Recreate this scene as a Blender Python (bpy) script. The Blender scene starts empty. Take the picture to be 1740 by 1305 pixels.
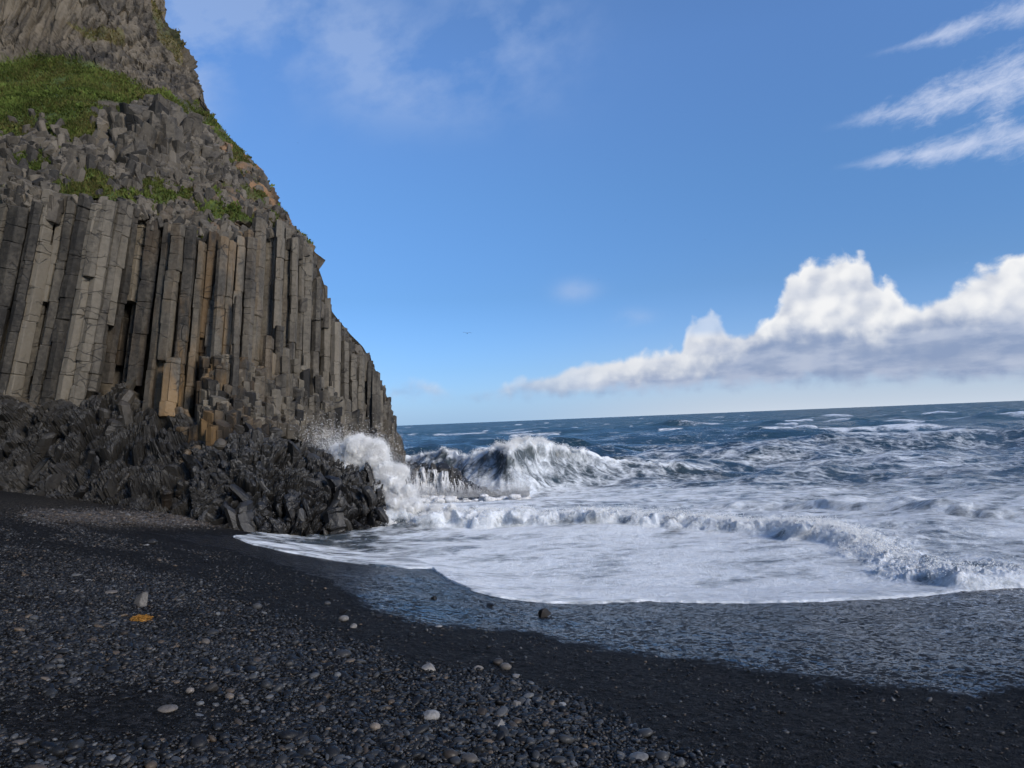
import bpy, math
import numpy as np
from mathutils import Vector, Matrix

rng = np.random.default_rng(11)
sc = bpy.context.scene
COL = sc.collection

# ------------------------------------------------------------------ camera
F, CX, CY = 1197.0, 870.0, 652.5
PITCH, ROLL = math.radians(3.01), math.radians(2.3)
CAMZ = 4.5
cam_p = np.array([0.0, 0.0, CAMZ])
fw = np.array([0, math.cos(PITCH), math.sin(PITCH)])
r0 = np.array([1.0, 0, 0])
u0 = np.array([0, -math.sin(PITCH), math.cos(PITCH)])
cr = math.cos(ROLL) * r0 - math.sin(ROLL) * u0
cu = math.sin(ROLL) * r0 + math.cos(ROLL) * u0


def ray(x, y):
    x = np.asarray(x, float)
    y = np.asarray(y, float)
    return fw + ((x - CX) / F)[..., None] * cr + ((CY - y) / F)[..., None] * cu


def unproj(x, y, D):
    return cam_p + np.asarray(D, float)[..., None] * ray(x, y)


def proj(P):
    q = P - cam_p
    d = q @ fw
    return CX + F * (q @ cr) / d, CY - F * (q @ cu) / d, d


cam = bpy.data.cameras.new('camera')
cam.sensor_width = 36.0
cam.lens = 36.0 * F / 1740.0
cam.clip_end = 100000
cam.clip_start = 0.1
co = bpy.data.objects.new('camera', cam)
COL.objects.link(co)
M = Matrix.Identity(4)
for i in range(3):
    M[i][0], M[i][1], M[i][2], M[i][3] = cr[i], cu[i], -fw[i], cam_p[i]
co.matrix_world = M
sc.camera = co


# ------------------------------------------------------------------ numpy noise
def _hash(ix, iy, iz, seed):
    h = (ix.astype(np.int64) * 374761393 + iy.astype(np.int64) * 668265263 + iz.astype(np.int64) * 2147483647 + seed * 974634777)
    h = (h ^ (h >> 13)) & 0xFFFFFFFF
    h = (h * 1274126177) & 0xFFFFFFFF
    h = (h ^ (h >> 16)) & 0xFFFFFFFF
    h = (h * 2246822519) & 0xFFFFFFFF
    return ((h ^ (h >> 15)) & 0xFFFFFF) / float(0xFFFFFF)


def vn(P, seed=0):
    f = np.floor(P)
    t = P - f
    t = t * t * t * (t * (t * 6 - 15) + 10)
    i = f.astype(np.int64)
    x, y, z = i[:, 0], i[:, 1], i[:, 2]
    tx, ty, tz = t[:, 0], t[:, 1], t[:, 2]
    def c(a, b, d):
        return _hash(x + a, y + b, z + d, seed)
    x00 = c(0, 0, 0) * (1 - tx) + c(1, 0, 0) * tx
    x10 = c(0, 1, 0) * (1 - tx) + c(1, 1, 0) * tx
    x01 = c(0, 0, 1) * (1 - tx) + c(1, 0, 1) * tx
    x11 = c(0, 1, 1) * (1 - tx) + c(1, 1, 1) * tx
    return ((x00 * (1 - ty) + x10 * ty) * (1 - tz) + (x01 * (1 - ty) + x11 * ty) * tz) * 2 - 1


def fbm(P, o=4, seed=0, gain=0.5, ridge=False):
    a, s, n = 1.0, 0.0, 0.0
    P = np.array(P, float)
    for k in range(o):
        v = vn(P, seed + k * 17)
        if ridge:
            v = 1 - 2 * np.abs(v)
        s = s + a * v
        n += a
        a *= gain
        P = P * 2.03 + 7.31
    return s / n


def worley(P, seed=0):
    i = np.floor(P).astype(np.int64)
    n = len(P)
    f1 = np.full(n, 9.0)
    f2 = np.full(n, 9.0)
    cid = np.zeros(n)
    for a in (-1, 0, 1):
        for b in (-1, 0, 1):
            for c in (-1, 0, 1):
                x, y, z = i[:, 0] + a, i[:, 1] + b, i[:, 2] + c
                q = np.stack([x + _hash(x, y, z, seed), y + _hash(x, y, z, seed + 1), z + _hash(x, y, z, seed + 2)], 1)
                d = np.linalg.norm(q - P, axis=1)
                m = d < f1
                f2 = np.where(m, f1, np.minimum(f2, d))
                cid = np.where(m, _hash(x, y, z, seed + 3), cid)
                f1 = np.where(m, d, f1)
    return f1, f2, cid


def dome(f, r):
    return np.sqrt(np.clip(1 - (f / r) ** 2, 0, 1))


def sstep(a, b, x):
    t = np.clip((x - a) / (b - a), 0, 1)
    return t * t * (3 - 2 * t)


def in_poly(x, y, poly):
    x = np.asarray(x, float)
    y = np.asarray(y, float)
    r = np.zeros(x.shape, bool)
    n = len(poly)
    for k in range(n):
        x1, y1 = poly[k]
        x2, y2 = poly[(k + 1) % n]
        if y1 == y2:
            continue
        c = ((y1 > y) != (y2 > y)) & (x < (x2 - x1) * (y - y1) / (y2 - y1) + x1)
        r ^= c
    return r


def interp(x, pts):
    a = np.array(pts, float)
    return np.interp(x, a[:, 0], a[:, 1])


# ------------------------------------------------------------------ mesh helpers
class MB:
    """Collects vertices, triangles, quads and per-vertex values, links them as one mesh object."""
    def __init__(s):
        s.v, s.q, s.t, s.a, s.n = [], [], [], {}, 0

    def add(s, V, Q=None, T=None, **attr):
        V = np.asarray(V, float)
        s.v.append(V)
        if Q is not None and len(Q):
            s.q.append(np.asarray(Q, np.int64) + s.n)
        if T is not None and len(T):
            s.t.append(np.asarray(T, np.int64) + s.n)
        for k, val in attr.items():
            s.a.setdefault(k, []).append((s.n, np.broadcast_to(np.asarray(val, float), (len(V),)).copy()))
        s.n += len(V)

    def build(s, name, material, parent=None, smooth=False, loc=None):
        V = np.concatenate(s.v)
        Q = np.concatenate(s.q) if s.q else np.zeros((0, 4), np.int64)
        T = np.concatenate(s.t) if s.t else np.zeros((0, 3), np.int64)
        if loc is not None:
            V = V - np.asarray(loc)
        me = bpy.data.meshes.new(name)
        me.vertices.add(len(V))
        me.vertices.foreach_set('co', V.astype(np.float32).ravel())
        loops = np.concatenate([Q.ravel(), T.ravel()]).astype(np.int32)
        me.loops.add(len(loops))
        me.loops.foreach_set('vertex_index', loops)
        tot = np.concatenate([np.full(len(Q), 4), np.full(len(T), 3)]).astype(np.int32)
        st = np.concatenate([[0], np.cumsum(tot)[:-1]]).astype(np.int32)
        me.polygons.add(len(tot))
        me.polygons.foreach_set('loop_start', st)
        me.polygons.foreach_set('loop_total', tot)
        me.polygons.foreach_set('use_smooth', np.full(len(tot), bool(smooth)))
        me.update(calc_edges=True)
        me.validate()
        for k, lst in s.a.items():
            arr = np.zeros(len(V), np.float32)
            for st_, val in lst:
                arr[st_:st_ + len(val)] = val
            me.attributes.new(k, 'FLOAT', 'POINT').data.foreach_set('value', arr)
        if material:
            me.materials.append(material)
        o = bpy.data.objects.new(name, me)
        if loc is not None:
            o.location = loc
        COL.objects.link(o)
        if parent is not None:
            o.parent = parent
        return o


def tag(o, label=None, cat=None, group=None, kind=None):
    for k, v in (('label', label), ('category', cat), ('group', group), ('kind', kind)):
        if v:
            o[k] = v
    return o


def empty(name, loc=(0, 0, 0)):
    o = bpy.data.objects.new(name, None)
    o.location = loc
    COL.objects.link(o)
    return o


def grid_quads(nr, nc):
    a = np.arange(nr * nc).reshape(nr, nc)
    return np.stack([a[:-1, :-1].ravel(), a[:-1, 1:].ravel(), a[1:, 1:].ravel(), a[1:, :-1].ravel()], 1)


# ------------------------------------------------------------------ shader helpers
class NT:
    def __init__(s, nt):
        s.nt = nt

    def nd(s, typ, ins=None, **props):
        n = s.nt.nodes.new(typ)
        for k, v in props.items():
            setattr(n, k, v)
        for k, v in (ins or {}).items():
            sk = n.inputs[k]
            if isinstance(v, bpy.types.NodeSocket):
                s.nt.links.new(v, sk)
            else:
                sk.default_value = v
        return n

    def m(s, op, a, b=0.0, c=0.0, clamp=False):
        n = s.nd('ShaderNodeMath', {0: a, 1: b, 2: c}, operation=op, use_clamp=clamp)
        return n.outputs[0]

    def add(s, a, b): return s.m('ADD', a, b)
    def sub(s, a, b): return s.m('SUBTRACT', a, b)
    def mul(s, a, b): return s.m('MULTIPLY', a, b)
    def div(s, a, b): return s.m('DIVIDE', a, b)
    def mx(s, a, b): return s.m('MAXIMUM', a, b)
    def mn(s, a, b): return s.m('MINIMUM', a, b)

    def ss(s, a, b, x):
        n = s.nd('ShaderNodeMapRange', {'Value': x, 'From Min': a, 'From Max': b}, interpolation_type='SMOOTHSTEP')
        return n.outputs[0]

    def mr(s, x, a, b, c, d):
        n = s.nd('ShaderNodeMapRange', {'Value': x, 'From Min': a, 'From Max': b, 'To Min': c, 'To Max': d})
        return n.outputs[0]

    def mix(s, f, a, b, blend='MIX'):
        n = s.nd('ShaderNodeMix', {0: f}, data_type='RGBA', blend_type=blend)
        for i, v in ((6, a), (7, b)):
            if isinstance(v, bpy.types.NodeSocket):
                s.nt.links.new(v, n.inputs[i])
            else:
                n.inputs[i].default_value = (*v, 1) if len(v) == 3 else v
        return n.outputs[2]

    def noise(s, vec, scale, detail=4, rough=0.55, dist=0.0, dim='3D'):
        return s.nd('ShaderNodeTexNoise', {'Vector': vec, 'Scale': scale, 'Detail': detail, 'Roughness': rough, 'Distortion': dist}, noise_dimensions=dim).outputs[0]

    def noisec(s, vec, scale, detail=3):
        return s.nd('ShaderNodeTexNoise', {'Vector': vec, 'Scale': scale, 'Detail': detail}).outputs[1]

    def voro(s, vec, scale, feature='F1', dim='3D'):
        return s.nd('ShaderNodeTexVoronoi', {'Vector': vec, 'Scale': scale}, feature=feature, voronoi_dimensions=dim)

    def attr(s, name):
        return s.nd('ShaderNodeAttribute', attribute_name=name).outputs['Fac']

    def vmul(s, v, k):
        return s.nd('ShaderNodeVectorMath', {0: v, 1: k}, operation='MULTIPLY').outputs[0]

    def vadd(s, a, b):
        return s.nd('ShaderNodeVectorMath', {0: a, 1: b}, operation='ADD').outputs[0]

    def pos(s):
        return s.nd('ShaderNodeNewGeometry').outputs['Position']

    def bump(s, h, strength, dist, normal=None):
        i = {'Height': h, 'Strength': strength, 'Distance': dist}
        if normal is not None:
            i['Normal'] = normal
        return s.nd('ShaderNodeBump', i).outputs[0]


def new_mat(name):
    m = bpy.data.materials.new(name)
    m.use_nodes = True
    nt = m.node_tree
    nt.nodes.clear()
    t = NT(nt)
    out = t.nd('ShaderNodeOutputMaterial')
    return m, t, out


def principled(t, out, **ins):
    names = {'color': 'Base Color', 'rough': 'Roughness', 'normal': 'Normal', 'spec': 'Specular IOR Level', 'ior': 'IOR',
             'sub': 'Subsurface Weight', 'trans': 'Transmission Weight'}
    d = {}
    for k, v in ins.items():
        if k == 'color' and not isinstance(v, bpy.types.NodeSocket):
            v = (*v, 1)
        d[names[k]] = v
    b = t.nd('ShaderNodeBsdfPrincipled', d)
    t.nt.links.new(b.outputs[0], out.inputs['Surface'])
    return b


# ------------------------------------------------------------------ materials
def rock_material(name, lo, hi, rough=0.75, wet=0.0, crack=0.5, ochre=1.0):
    m, t, out = new_mat(name)
    p = t.pos()
    n1 = t.noise(p, 0.45, 5)
    n2 = t.noise(p, 5.0, 8, 0.65)
    n3 = t.noise(t.vmul(p, (1.6, 1.6, 0.35)), 1.2, 6, 0.6)
    f = t.add(t.mul(n1, 0.45), t.add(t.mul(n2, 0.45), t.mul(n3, 0.35)))
    f = t.add(f, t.attr('tone'))
    c = t.mix(t.ss(0.32, 0.95, f), lo, hi)
    # ochre mineral staining
    oc = t.mul(t.attr('ochre'), t.ss(0.42, 0.62, t.noise(t.vmul(p, (1.0, 1.0, 0.3)), 0.9, 5)))
    c = t.mix(t.mul(oc, ochre), c, (0.26, 0.155, 0.06))
    # dark hairline cracks
    wp = t.vadd(p, t.vmul(t.noisec(p, 1.3), (0.6, 0.6, 0.6)))
    e = t.voro(t.vmul(wp, (0.55, 0.55, 1.25)), 1.1, 'DISTANCE_TO_EDGE').outputs['Distance']
    ck = t.mul(t.mul(t.ss(0.030, 0.006, e), crack), t.ss(0.45, 0.6, t.noise(p, 0.8, 3)))
    c = t.mix(ck, c, (0.02, 0.02, 0.02))
    # orange soil, grass turf
    c = t.mix(t.mul(t.attr('earth'), t.ss(0.4, 0.6, n1)), c, (0.22, 0.125, 0.062))
    g = t.attr('grass')
    gc = t.mix(t.ss(0.35, 0.65, t.noise(p, 2.2, 6, 0.7)), (0.03, 0.045, 0.012), (0.075, 0.105, 0.022))
    c = t.mix(g, c, gc)
    h = t.add(t.mul(n2, 0.5), t.mul(t.noise(p, 22, 4, 0.6), 0.22))
    h = t.sub(h, t.mul(ck, 0.6))
    b = principled(t, out, color=c, rough=t.mr(n2, 0.3, 0.7, rough + 0.08, rough - 0.12), spec=0.3 + wet)
    nt = t.nt
    nt.links.new(t.bump(h, 0.7, 0.12), b.inputs['Normal'])
    return m


MAT_COL = rock_material('column_basalt', (0.014, 0.013, 0.012), (0.150, 0.132, 0.104), crack=0.7, ochre=.55)
MAT_RUB = rock_material('broken_basalt', (0.020, 0.0185, 0.0165), (0.132, 0.114, 0.09))
MAT_FACE = rock_material('cliff_rock', (0.018, 0.016, 0.014), (0.135, 0.112, 0.082), crack=0.2)
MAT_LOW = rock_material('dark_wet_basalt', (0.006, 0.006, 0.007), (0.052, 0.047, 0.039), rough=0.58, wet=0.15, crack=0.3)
MAT_SPUR = rock_material('sea_wet_basalt', (0.004, 0.004, 0.005), (0.034, 0.032, 0.029), rough=0.5, wet=0.25, crack=0.2, ochre=0.4)


def grass_material():
    m, t, out = new_mat('grass_blades')
    tone = t.attr('tone')
    c = t.mix(tone, (0.032, 0.048, 0.013), (0.145, 0.20, 0.05))
    c = t.mix(t.attr('dry'), c, (0.15, 0.12, 0.05))
    d = t.nd('ShaderNodeBsdfDiffuse', {'Color': c})
    tr = t.nd('ShaderNodeBsdfTranslucent', {'Color': c})
    mx = t.nd('ShaderNodeMixShader', {0: 0.3, 1: d.outputs[0], 2: tr.outputs[0]})
    t.nt.links.new(mx.outputs[0], out.inputs['Surface'])
    return m


MAT_GRASS = grass_material()


def beach_material():
    m, t, out = new_mat('black_gravel')
    p = t.pos()
    wp = t.vadd(p, t.vmul(t.noisec(p, 9.0), (0.05, 0.05, 0.05)))
    va = t.voro(wp, 26.0, dim='2D')
    vb = t.voro(wp, 60.0, dim='2D')
    vc = t.voro(wp, 130.0, dim='2D')
    ra = t.nd('ShaderNodeSeparateColor', {0: va.outputs['Color']}).outputs[0]
    rb = t.nd('ShaderNodeSeparateColor', {0: vb.outputs['Color']}).outputs[1]
    n = t.noise(p, 0.5, 5)
    wet_a = t.attr('wet')
    wn = t.noise(p, 2.2, 7, 0.7)
    wet = t.ss(0.42, 0.58, t.add(wet_a, t.mul(t.sub(wn, 0.5), 0.9)))
    damp = t.ss(0.1, 0.6, t.add(wet_a, t.mul(t.sub(n, 0.5), 0.6)))
    vd = t.voro(wp, 12.0, dim='2D')
    rd = t.nd('ShaderNodeSeparateColor', {0: vd.outputs['Color']}).outputs[2]
    spot = t.mul(t.m('POWER', rd, 9.0), t.ss(.5, .2, vd.outputs['Distance']))
    tone = t.add(t.mul(t.m('POWER', ra, 2.6), 0.6), t.add(t.mul(t.m('POWER', rb, 2.2), 0.4), t.mul(spot, .9)))
    c = t.mix(tone, (0.001, 0.0011, 0.0014), (0.042, 0.042, 0.045))
    tan = t.mul(t.attr('tan'), t.ss(0.45, 0.75, ra))
    c = t.mix(tan, c, (0.19, 0.155, 0.11))
    c = t.mix(damp, c, t.mix(tone, (0.001, 0.0012, 0.002), (0.022, 0.023, 0.026)))
    ha = t.ss(0.75, 0.0, va.outputs['Distance'])
    hb = t.ss(0.75, 0.0, vb.outputs['Distance'])
    hc = t.ss(0.75, 0.0, vc.outputs['Distance'])
    h = t.add(t.mul(ha, 0.6), t.add(t.mul(hb, 0.5), t.mul(hc, 0.25)))
    # stones break through the thin water film
    dn_ = t.mr(t.noise(p, 1.6, 5, .65), .3, .7, -.10, .24)
    dn_ = t.add(dn_, t.mr(wet_a, .45, 1.0, .12, -.06))
    poke = t.mul(t.ss(.66, .72, t.add(ra, dn_)), t.ss(.62, .42, va.outputs['Distance']))
    poke = t.mx(poke, t.mul(t.ss(.72, .78, t.add(rd, dn_)), t.ss(.60, .40, vd.outputs['Distance'])))
    poke = t.mx(poke, t.mul(t.ss(.70, .76, t.add(rb, dn_)), t.ss(.60, .40, vb.outputs['Distance'])))
    film = t.mul(wet, t.sub(1.0, t.mul(poke, 0.95)))
    # drained foam lace and streaks left by the wash
    q = t.vmul(p, (1.7, 1.1, 1.0))
    lace = t.mx(t.ss(0.50, 0.66, t.noise(q, 2.2, 8, 0.75, 1.2)), t.mul(t.ss(.12, .0, t.voro(t.vadd(q, t.vmul(t.noisec(p, 2.5), (.7, .7, 0))), 1.5, 'DISTANCE_TO_EDGE', '2D').outputs['Distance']), .8))
    lace = t.mul(lace, t.attr('lace'))
    c = t.mix(t.mul(lace, t.ss(0.6, 0.3, poke)), c, (0.58, 0.61, 0.64))
    rough = t.mr(film, 0, 1, 0.75, 0.27)
    b = principled(t, out, color=c, rough=rough, spec=t.mr(film, 0, 1, 0.12, 0.85))
    bs = t.mr(film, 0, 1, 1.0, 0.04)
    nb = t.nd('ShaderNodeBump', {'Height': h, 'Strength': bs, 'Distance': 0.032}).outputs[0]
    t.nt.links.new(nb, b.inputs['Normal'])
    return m


MAT_BEACH = beach_material()


def pebble_material(name='beach_pebbles', hi=(0.115, 0.118, 0.122)):
    m, t, out = new_mat(name)
    p = t.pos()
    tone = t.attr('tone')
    n = t.noise(p, 60, 4)
    c = t.mix(t.ss(0.0, 1.0, tone), (0.0035, 0.0038, 0.005), hi)
    c = t.mix(t.attr('warm'), c, (0.19, 0.14, 0.095))
    c = t.mix(t.mul(t.ss(0.4, 0.7, n), 0.35), c, (0.02, 0.02, 0.022))
    b = principled(t, out, color=c, rough=t.mr(n, 0.3, 0.7, 0.36, 0.66), spec=0.28)
    t.nt.links.new(t.bump(n, 0.35, 0.006), b.inputs['Normal'])
    return m


MAT_PEB = pebble_material()
MAT_STONE = pebble_material('loose_stone', (0.25, 0.25, 0.25))


def water_material():
    m, t, out = new_mat('sea_water')
    p = t.pos()
    dens = t.attr('foam')
    q = t.vmul(p, (0.75, 1.25, 0.6))
    wq = t.vadd(q, t.vmul(t.noisec(q, 0.35, 2), (1.6, 1.6, 0.0)))
    n1 = t.noise(wq, 0.55, 9, 0.66, 0.4)
    n2 = t.noise(wq, 2.3, 8, 0.7, 0.8)
    vl = t.voro(t.vadd(p, t.vmul(t.noisec(p, 1.1, 4), (1.1, 1.1, 1.1))), 0.8, 'DISTANCE_TO_EDGE', '2D').outputs['Distance']
    lace = t.ss(0.22, 0.0, vl)
    f = t.add(t.mul(n1, 0.85), t.add(t.mul(n2, 0.55), t.mul(lace, 0.07)))   # about 0.45..1.1
    th = t.mr(dens, 0, 1, 1.10, 0.50)
    foam = t.ss(t.sub(th, 0.17), t.add(th, 0.19), f)
    foam = t.mul(foam, t.ss(0.0, 0.06, dens))
    chop = t.attr('chop')
    dash = t.noise(t.vmul(p, (.09, .16, .3)), 1.0, 5, .62)
    dash2 = t.noise(t.vmul(p, (.010, .022, .1)), 1.0, 4, .6)
    dash = t.ss(.615, .68, t.add(dash, t.mul(t.sub(dash2, .5), .35)))
    foam = t.mx(foam, t.mul(t.mul(dash, chop), .85))
    murk = t.attr('murk')
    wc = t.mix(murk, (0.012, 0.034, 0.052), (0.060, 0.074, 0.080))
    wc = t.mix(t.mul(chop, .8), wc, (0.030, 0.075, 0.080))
    fine = t.noise(p, 7.0, 5, 0.7)
    fc = t.mix(t.ss(0.3, 0.7, fine), (0.62, 0.67, 0.73), (0.84, 0.865, 0.89))
    fc = t.mix(t.mul(t.ss(.42, .62, t.noise(p, 1.6, 6, .65)), .25), fc, (0.45, 0.46, 0.46))
    h = t.add(t.mul(t.noise(t.vmul(p, (1, 1.6, 1)), 1.3, 6, 0.62), 0.5), t.mul(fine, 0.10))
    h = t.add(h, t.mul(t.noise(t.vmul(p, (.7, 1.4, 1)), .22, 5, .6), 2.6))
    nb = t.bump(h, t.mr(dens, 0, 1, 0.8, 0.5), 0.35)
    hf = t.add(t.mul(n2, 0.6), t.add(t.mul(fine, 0.45), t.mul(t.noise(p, 19, 3, .7), .2)))
    nf = t.bump(hf, 0.9, 0.14)
    w = t.nd('ShaderNodeBsdfPrincipled', {'Base Color': wc, 'Roughness': t.mr(t.mul(t.attr('chop'), t.mr(t.noise(t.vmul(p, (.06, .16, .3)), 1.0, 6, .7), .35, .65, .25, 1.35)), 0, 1, .15, .46), 'IOR': 1.33, 'Normal': nb})
    d = t.nd('ShaderNodeBsdfDiffuse', {'Color': fc, 'Roughness': 0.5, 'Normal': nf})
    mx = t.nd('ShaderNodeMixShader', {0: foam, 1: w.outputs[0], 2: d.outputs[0]})
    t.nt.links.new(mx.outputs[0], out.inputs['Surface'])
    return m


MAT_SEA = water_material()


def spray_material():
    m, t, out = new_mat('white_spray')
    d = t.nd('ShaderNodeBsdfDiffuse', {'Color': (0.95, 0.95, 0.94, 1)})
    tr = t.nd('ShaderNodeBsdfTranslucent', {'Color': (0.95, 0.95, 0.94, 1)})
    mx = t.nd('ShaderNodeMixShader', {0: 0.25, 1: d.outputs[0], 2: tr.outputs[0]})
    t.nt.links.new(mx.outputs[0], out.inputs['Surface'])
    return m


MAT_SPRAY = spray_material()


def plain_mat(name, c, rough=0.7, var=0.4, scale=20):
    m, t, out = new_mat(name)
    n = t.noise(t.pos(), scale, 5)
    col = t.mix(t.ss(0.3, 0.7, n), tuple(x * (1 - var) for x in c), tuple(min(1, x * (1 + var)) for x in c))
    b = principled(t, out, color=col, rough=rough)
    t.nt.links.new(t.bump(n, 0.4, 0.01), b.inputs['Normal'])
    return m


# ------------------------------------------------------------------ ground and shore
_sx = np.linspace(-60, 60, 601)
_sy = interp(_sx, [(-60, 60), (-40, 56), (-30, 52), (-23, 44.5), (-16.2, 38), (-11, 30), (-8, 25.5), (-5.9, 23), (-2.3, 20.2), (0, 17.6),
                   (1.8, 16.3), (5, 15.5), (9, 15.2), (13, 15.4), (20, 16), (60, 20)])
_k = np.exp(-0.5 * (np.arange(-15, 16) / 6.0) ** 2)
_k /= _k.sum()
_sy = np.convolve(np.pad(_sy, 15, mode='edge'), _k, mode='valid')


def S(X):
    return np.interp(X, _sx, _sy)


def ground_base(X, Y):
    d = S(X) - Y
    up = 0.35 + 0.15 * np.clip(d, 0, 17) + 0.03 * np.clip(d - 17, 0, 200)
    dn = 0.35 + 0.12 * np.clip(d, -40, 0)
    return np.where(d > 0, up, dn)


def ground_z(X, Y):
    X = np.asarray(X, float)
    Y = np.asarray(Y, float)
    sh = X.shape
    P = np.stack([X.ravel(), Y.ravel(), np.zeros(X.size)], 1)
    z = ground_base(X, Y)
    z = z + 0.10 * fbm(P * 0.22, 3, 5).reshape(sh) + 0.025 * fbm(P * 1.1, 3, 8).reshape(sh)
    return z


def hit_ground(x, y):
    """where the view ray of a photo point meets the beach"""
    d = ray(x, y)
    lo = np.full(d.shape[:-1], 1.0)
    hi = np.full(d.shape[:-1], 90.0)
    for _ in range(40):
        mid = (lo + hi) / 2
        P = cam_p + mid[..., None] * d
        above = P[..., 2] > ground_z(P[..., 0], P[..., 1])
        lo = np.where(above, mid, lo)
        hi = np.where(above, hi, mid)
    return cam_p + lo[..., None] * d


def curve_xy(px):
    a = np.array(px, float)
    P = hit_ground(a[:, 0], a[:, 1])
    o = np.argsort(P[:, 0])
    return P[o][:, :2]


EDGE = np.r_[[(-40, 70), (-12.2, 40)], curve_xy([(395, 912), (430, 926), (500, 941), (560, 951), (640, 962), (735, 966), (760, 986), (800, 1003), (850, 1016), (920, 1024), (1000, 1027), (1100, 1022),
                 (1200, 1025), (1300, 1025), (1400, 1023), (1500, 1018), (1620, 1006), (1740, 998), (1900, 985)])]
WETL = curve_xy([(395, 935), (480, 960), (560, 985), (610, 1022), (700, 1055), (800, 1066), (900, 1076), (980, 1095), (1100, 1112), (1200, 1118), (1320, 1142),
                 (1430, 1148), (1560, 1163), (1640, 1182), (1700, 1172), (1740, 1166), (1900, 1190)])


def edge_y(X): return np.interp(X, EDGE[:, 0], EDGE[:, 1])
def wet_y(X): return np.interp(X, WETL[:, 0], WETL[:, 1])


th = np.radians(np.linspace(-62, 58, 620))
R = [1.2]
while R[-1] < 62:
    R.append(R[-1] + max(0.03, R[-1] ** 2 / (3.0 * 704) * 0.9 if R[-1] < 25 else 0.5))
R = np.array(R)
RR, TT = np.meshgrid(R, th, indexing='ij')
gX = RR * np.sin(TT)
gY = RR * np.cos(TT) - 0.3
gz = ground_z(gX, gY)
P2 = np.stack([gX.ravel(), gY.ravel(), np.zeros(gX.size)], 1)
gz += (0.012 * fbm(P2 * 9, 2, 3) * (RR.ravel() < 22)).reshape(gz.shape)
ey, wy = edge_y(gX), wet_y(gX)
wig = 0.35 * fbm(P2 * 0.8, 4, 31).reshape(gX.shape)
wet = np.clip((gY - wy + wig * 1.5) / 1.1 * 0.5 + 0.5, 0, 1) * sstep(-14, -6, gX)
lace = (0.05 + .95 * sstep(3, 11, gX)) * sstep(0.0, 2.4, gY - wy + wig) * sstep(-1, 2, gX)
pxg, pyg, _ = proj(np.stack([gX, gY, gz], -1))
tan = np.exp(-((pyg - 886 - (pxg - 250) * 0.02) / 11) ** 2) * sstep(560, 300, pxg) * sstep(60, 200, pxg)
tan = np.maximum(tan, 0.35 * np.exp(-((pyg - 860) / 18) ** 2) * sstep(300, 100, pxg))
mb = MB()
mb.add(np.stack([gX.ravel(), gY.ravel(), gz.ravel()], 1), grid_quads(len(R), len(th))[:, ::-1], wet=wet.ravel(), lace=lace.ravel(), tan=tan.ravel())
# the rest of the beach, beside and behind the viewer
bx, by = np.meshgrid(np.linspace(-60, 60, 60), np.linspace(-60, 0.6, 40), indexing='ij')
bz = ground_z(bx, by) - 0.06
mb.add(np.stack([bx.ravel(), by.ravel(), bz.ravel()], 1), grid_quads(60, 40)[:, ::-1], wet=0.0, lace=0.0, tan=0.0)
tag(mb.build('beach', MAT_BEACH, smooth=True), kind='structure')

# ------------------------------------------------------------------ the sea
th = np.radians(np.linspace(-47, 47, 1150))
R = [12.3]
while R[-1] < 70:
    R.append(R[-1] + float(np.clip(R[-1] ** 2 / (4.3 * 704) * 0.6, 0.035, 0.085 if R[-1] < 56 else 0.2)))
while R[-1] < 40000:
    R.append(R[-1] + R[-1] ** 2 / (4.5 * 704) * 0.5)
R = np.array(R)
RR, TT = np.meshgrid(R, th, indexing='ij')
X = RR * np.sin(TT)
Y = RR * np.cos(TT)
sh = X.shape
P2 = np.stack([X.ravel(), Y.ravel(), np.zeros(X.size)], 1)
far = sstep(0, 1, np.clip((RR - 34) / 40, 0, 1))
z = np.zeros(sh)
wr = np.random.default_rng(5)
crest = np.zeros(sh)
for k in range(46):
    lam = 1.1 * (26 / 1.1) ** wr.random()
    ang = math.radians(-90 + wr.normal(0, 32) + 12)
    kx, ky = math.cos(ang) * 2 * math.pi / lam, math.sin(ang) * 2 * math.pi / lam
    ph = wr.random() * 6.28
    s = (np.sin(kx * X + ky * Y + ph + 0.6 * np.sin(0.13 * X + k) + 0.5 * np.sin(0.17 * Y + 2 * k)) + 1) / 2
    a = 0.0105 * lam ** 0.85
    fade = np.maximum(np.clip(lam / (RR ** 2 / (4.5 * 704) * 2.2), 0, 1), .5 * sstep(2600, 500, RR))      # below the sampling limit it is left to the bump
    z += a * fade * (2.4 * s ** 2.2 - 0.9)
swell = np.zeros(sh)
for k in range(9):
    lam = 15 * 4.0 ** wr.random()
    ang = math.radians(-90 + wr.normal(0, 14) + 10)
    kx, ky = math.cos(ang) * 2 * math.pi / lam, math.sin(ang) * 2 * math.pi / lam
    s = (np.sin(kx * X + ky * Y + wr.random() * 6.28 + .9 * np.sin(.021 * X + 3 * k)) + 1) / 2
    swell += (.10 + .0045 * lam) * (2.3 * s ** 3 - .75)
swell *= sstep(52, 85, RR) * sstep(3000, 700, RR) * (.55 + .75 * vn(P2 * np.array([.012, .02, 1]), 79).reshape(sh))
z *= (0.42 + 0.75 * far) * (0.8 + 0.5 * vn(P2 * 0.035, 77).reshape(sh))
z += swell
zn = z.copy()
gz = ground_base(X, Y)
# level of the water over the beach
ey = edge_y(X)
de = (Y - ey) + (.07 * fbm(P2 * 1.9, 3, 35) + .03 * vn(P2 * 9, 36)).reshape(sh)
film = np.clip(de * 0.5, -0.12, 0.045) + 0.02 * np.clip(de, 0, 1.5)
gfull = ground_z(X, Y)
zw_ = np.maximum(gfull + film, 0.10)
seaw = sstep(3, 10, Y - S(X))
z = z * seaw + np.where(de < 9, zw_, 0.10)


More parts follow.
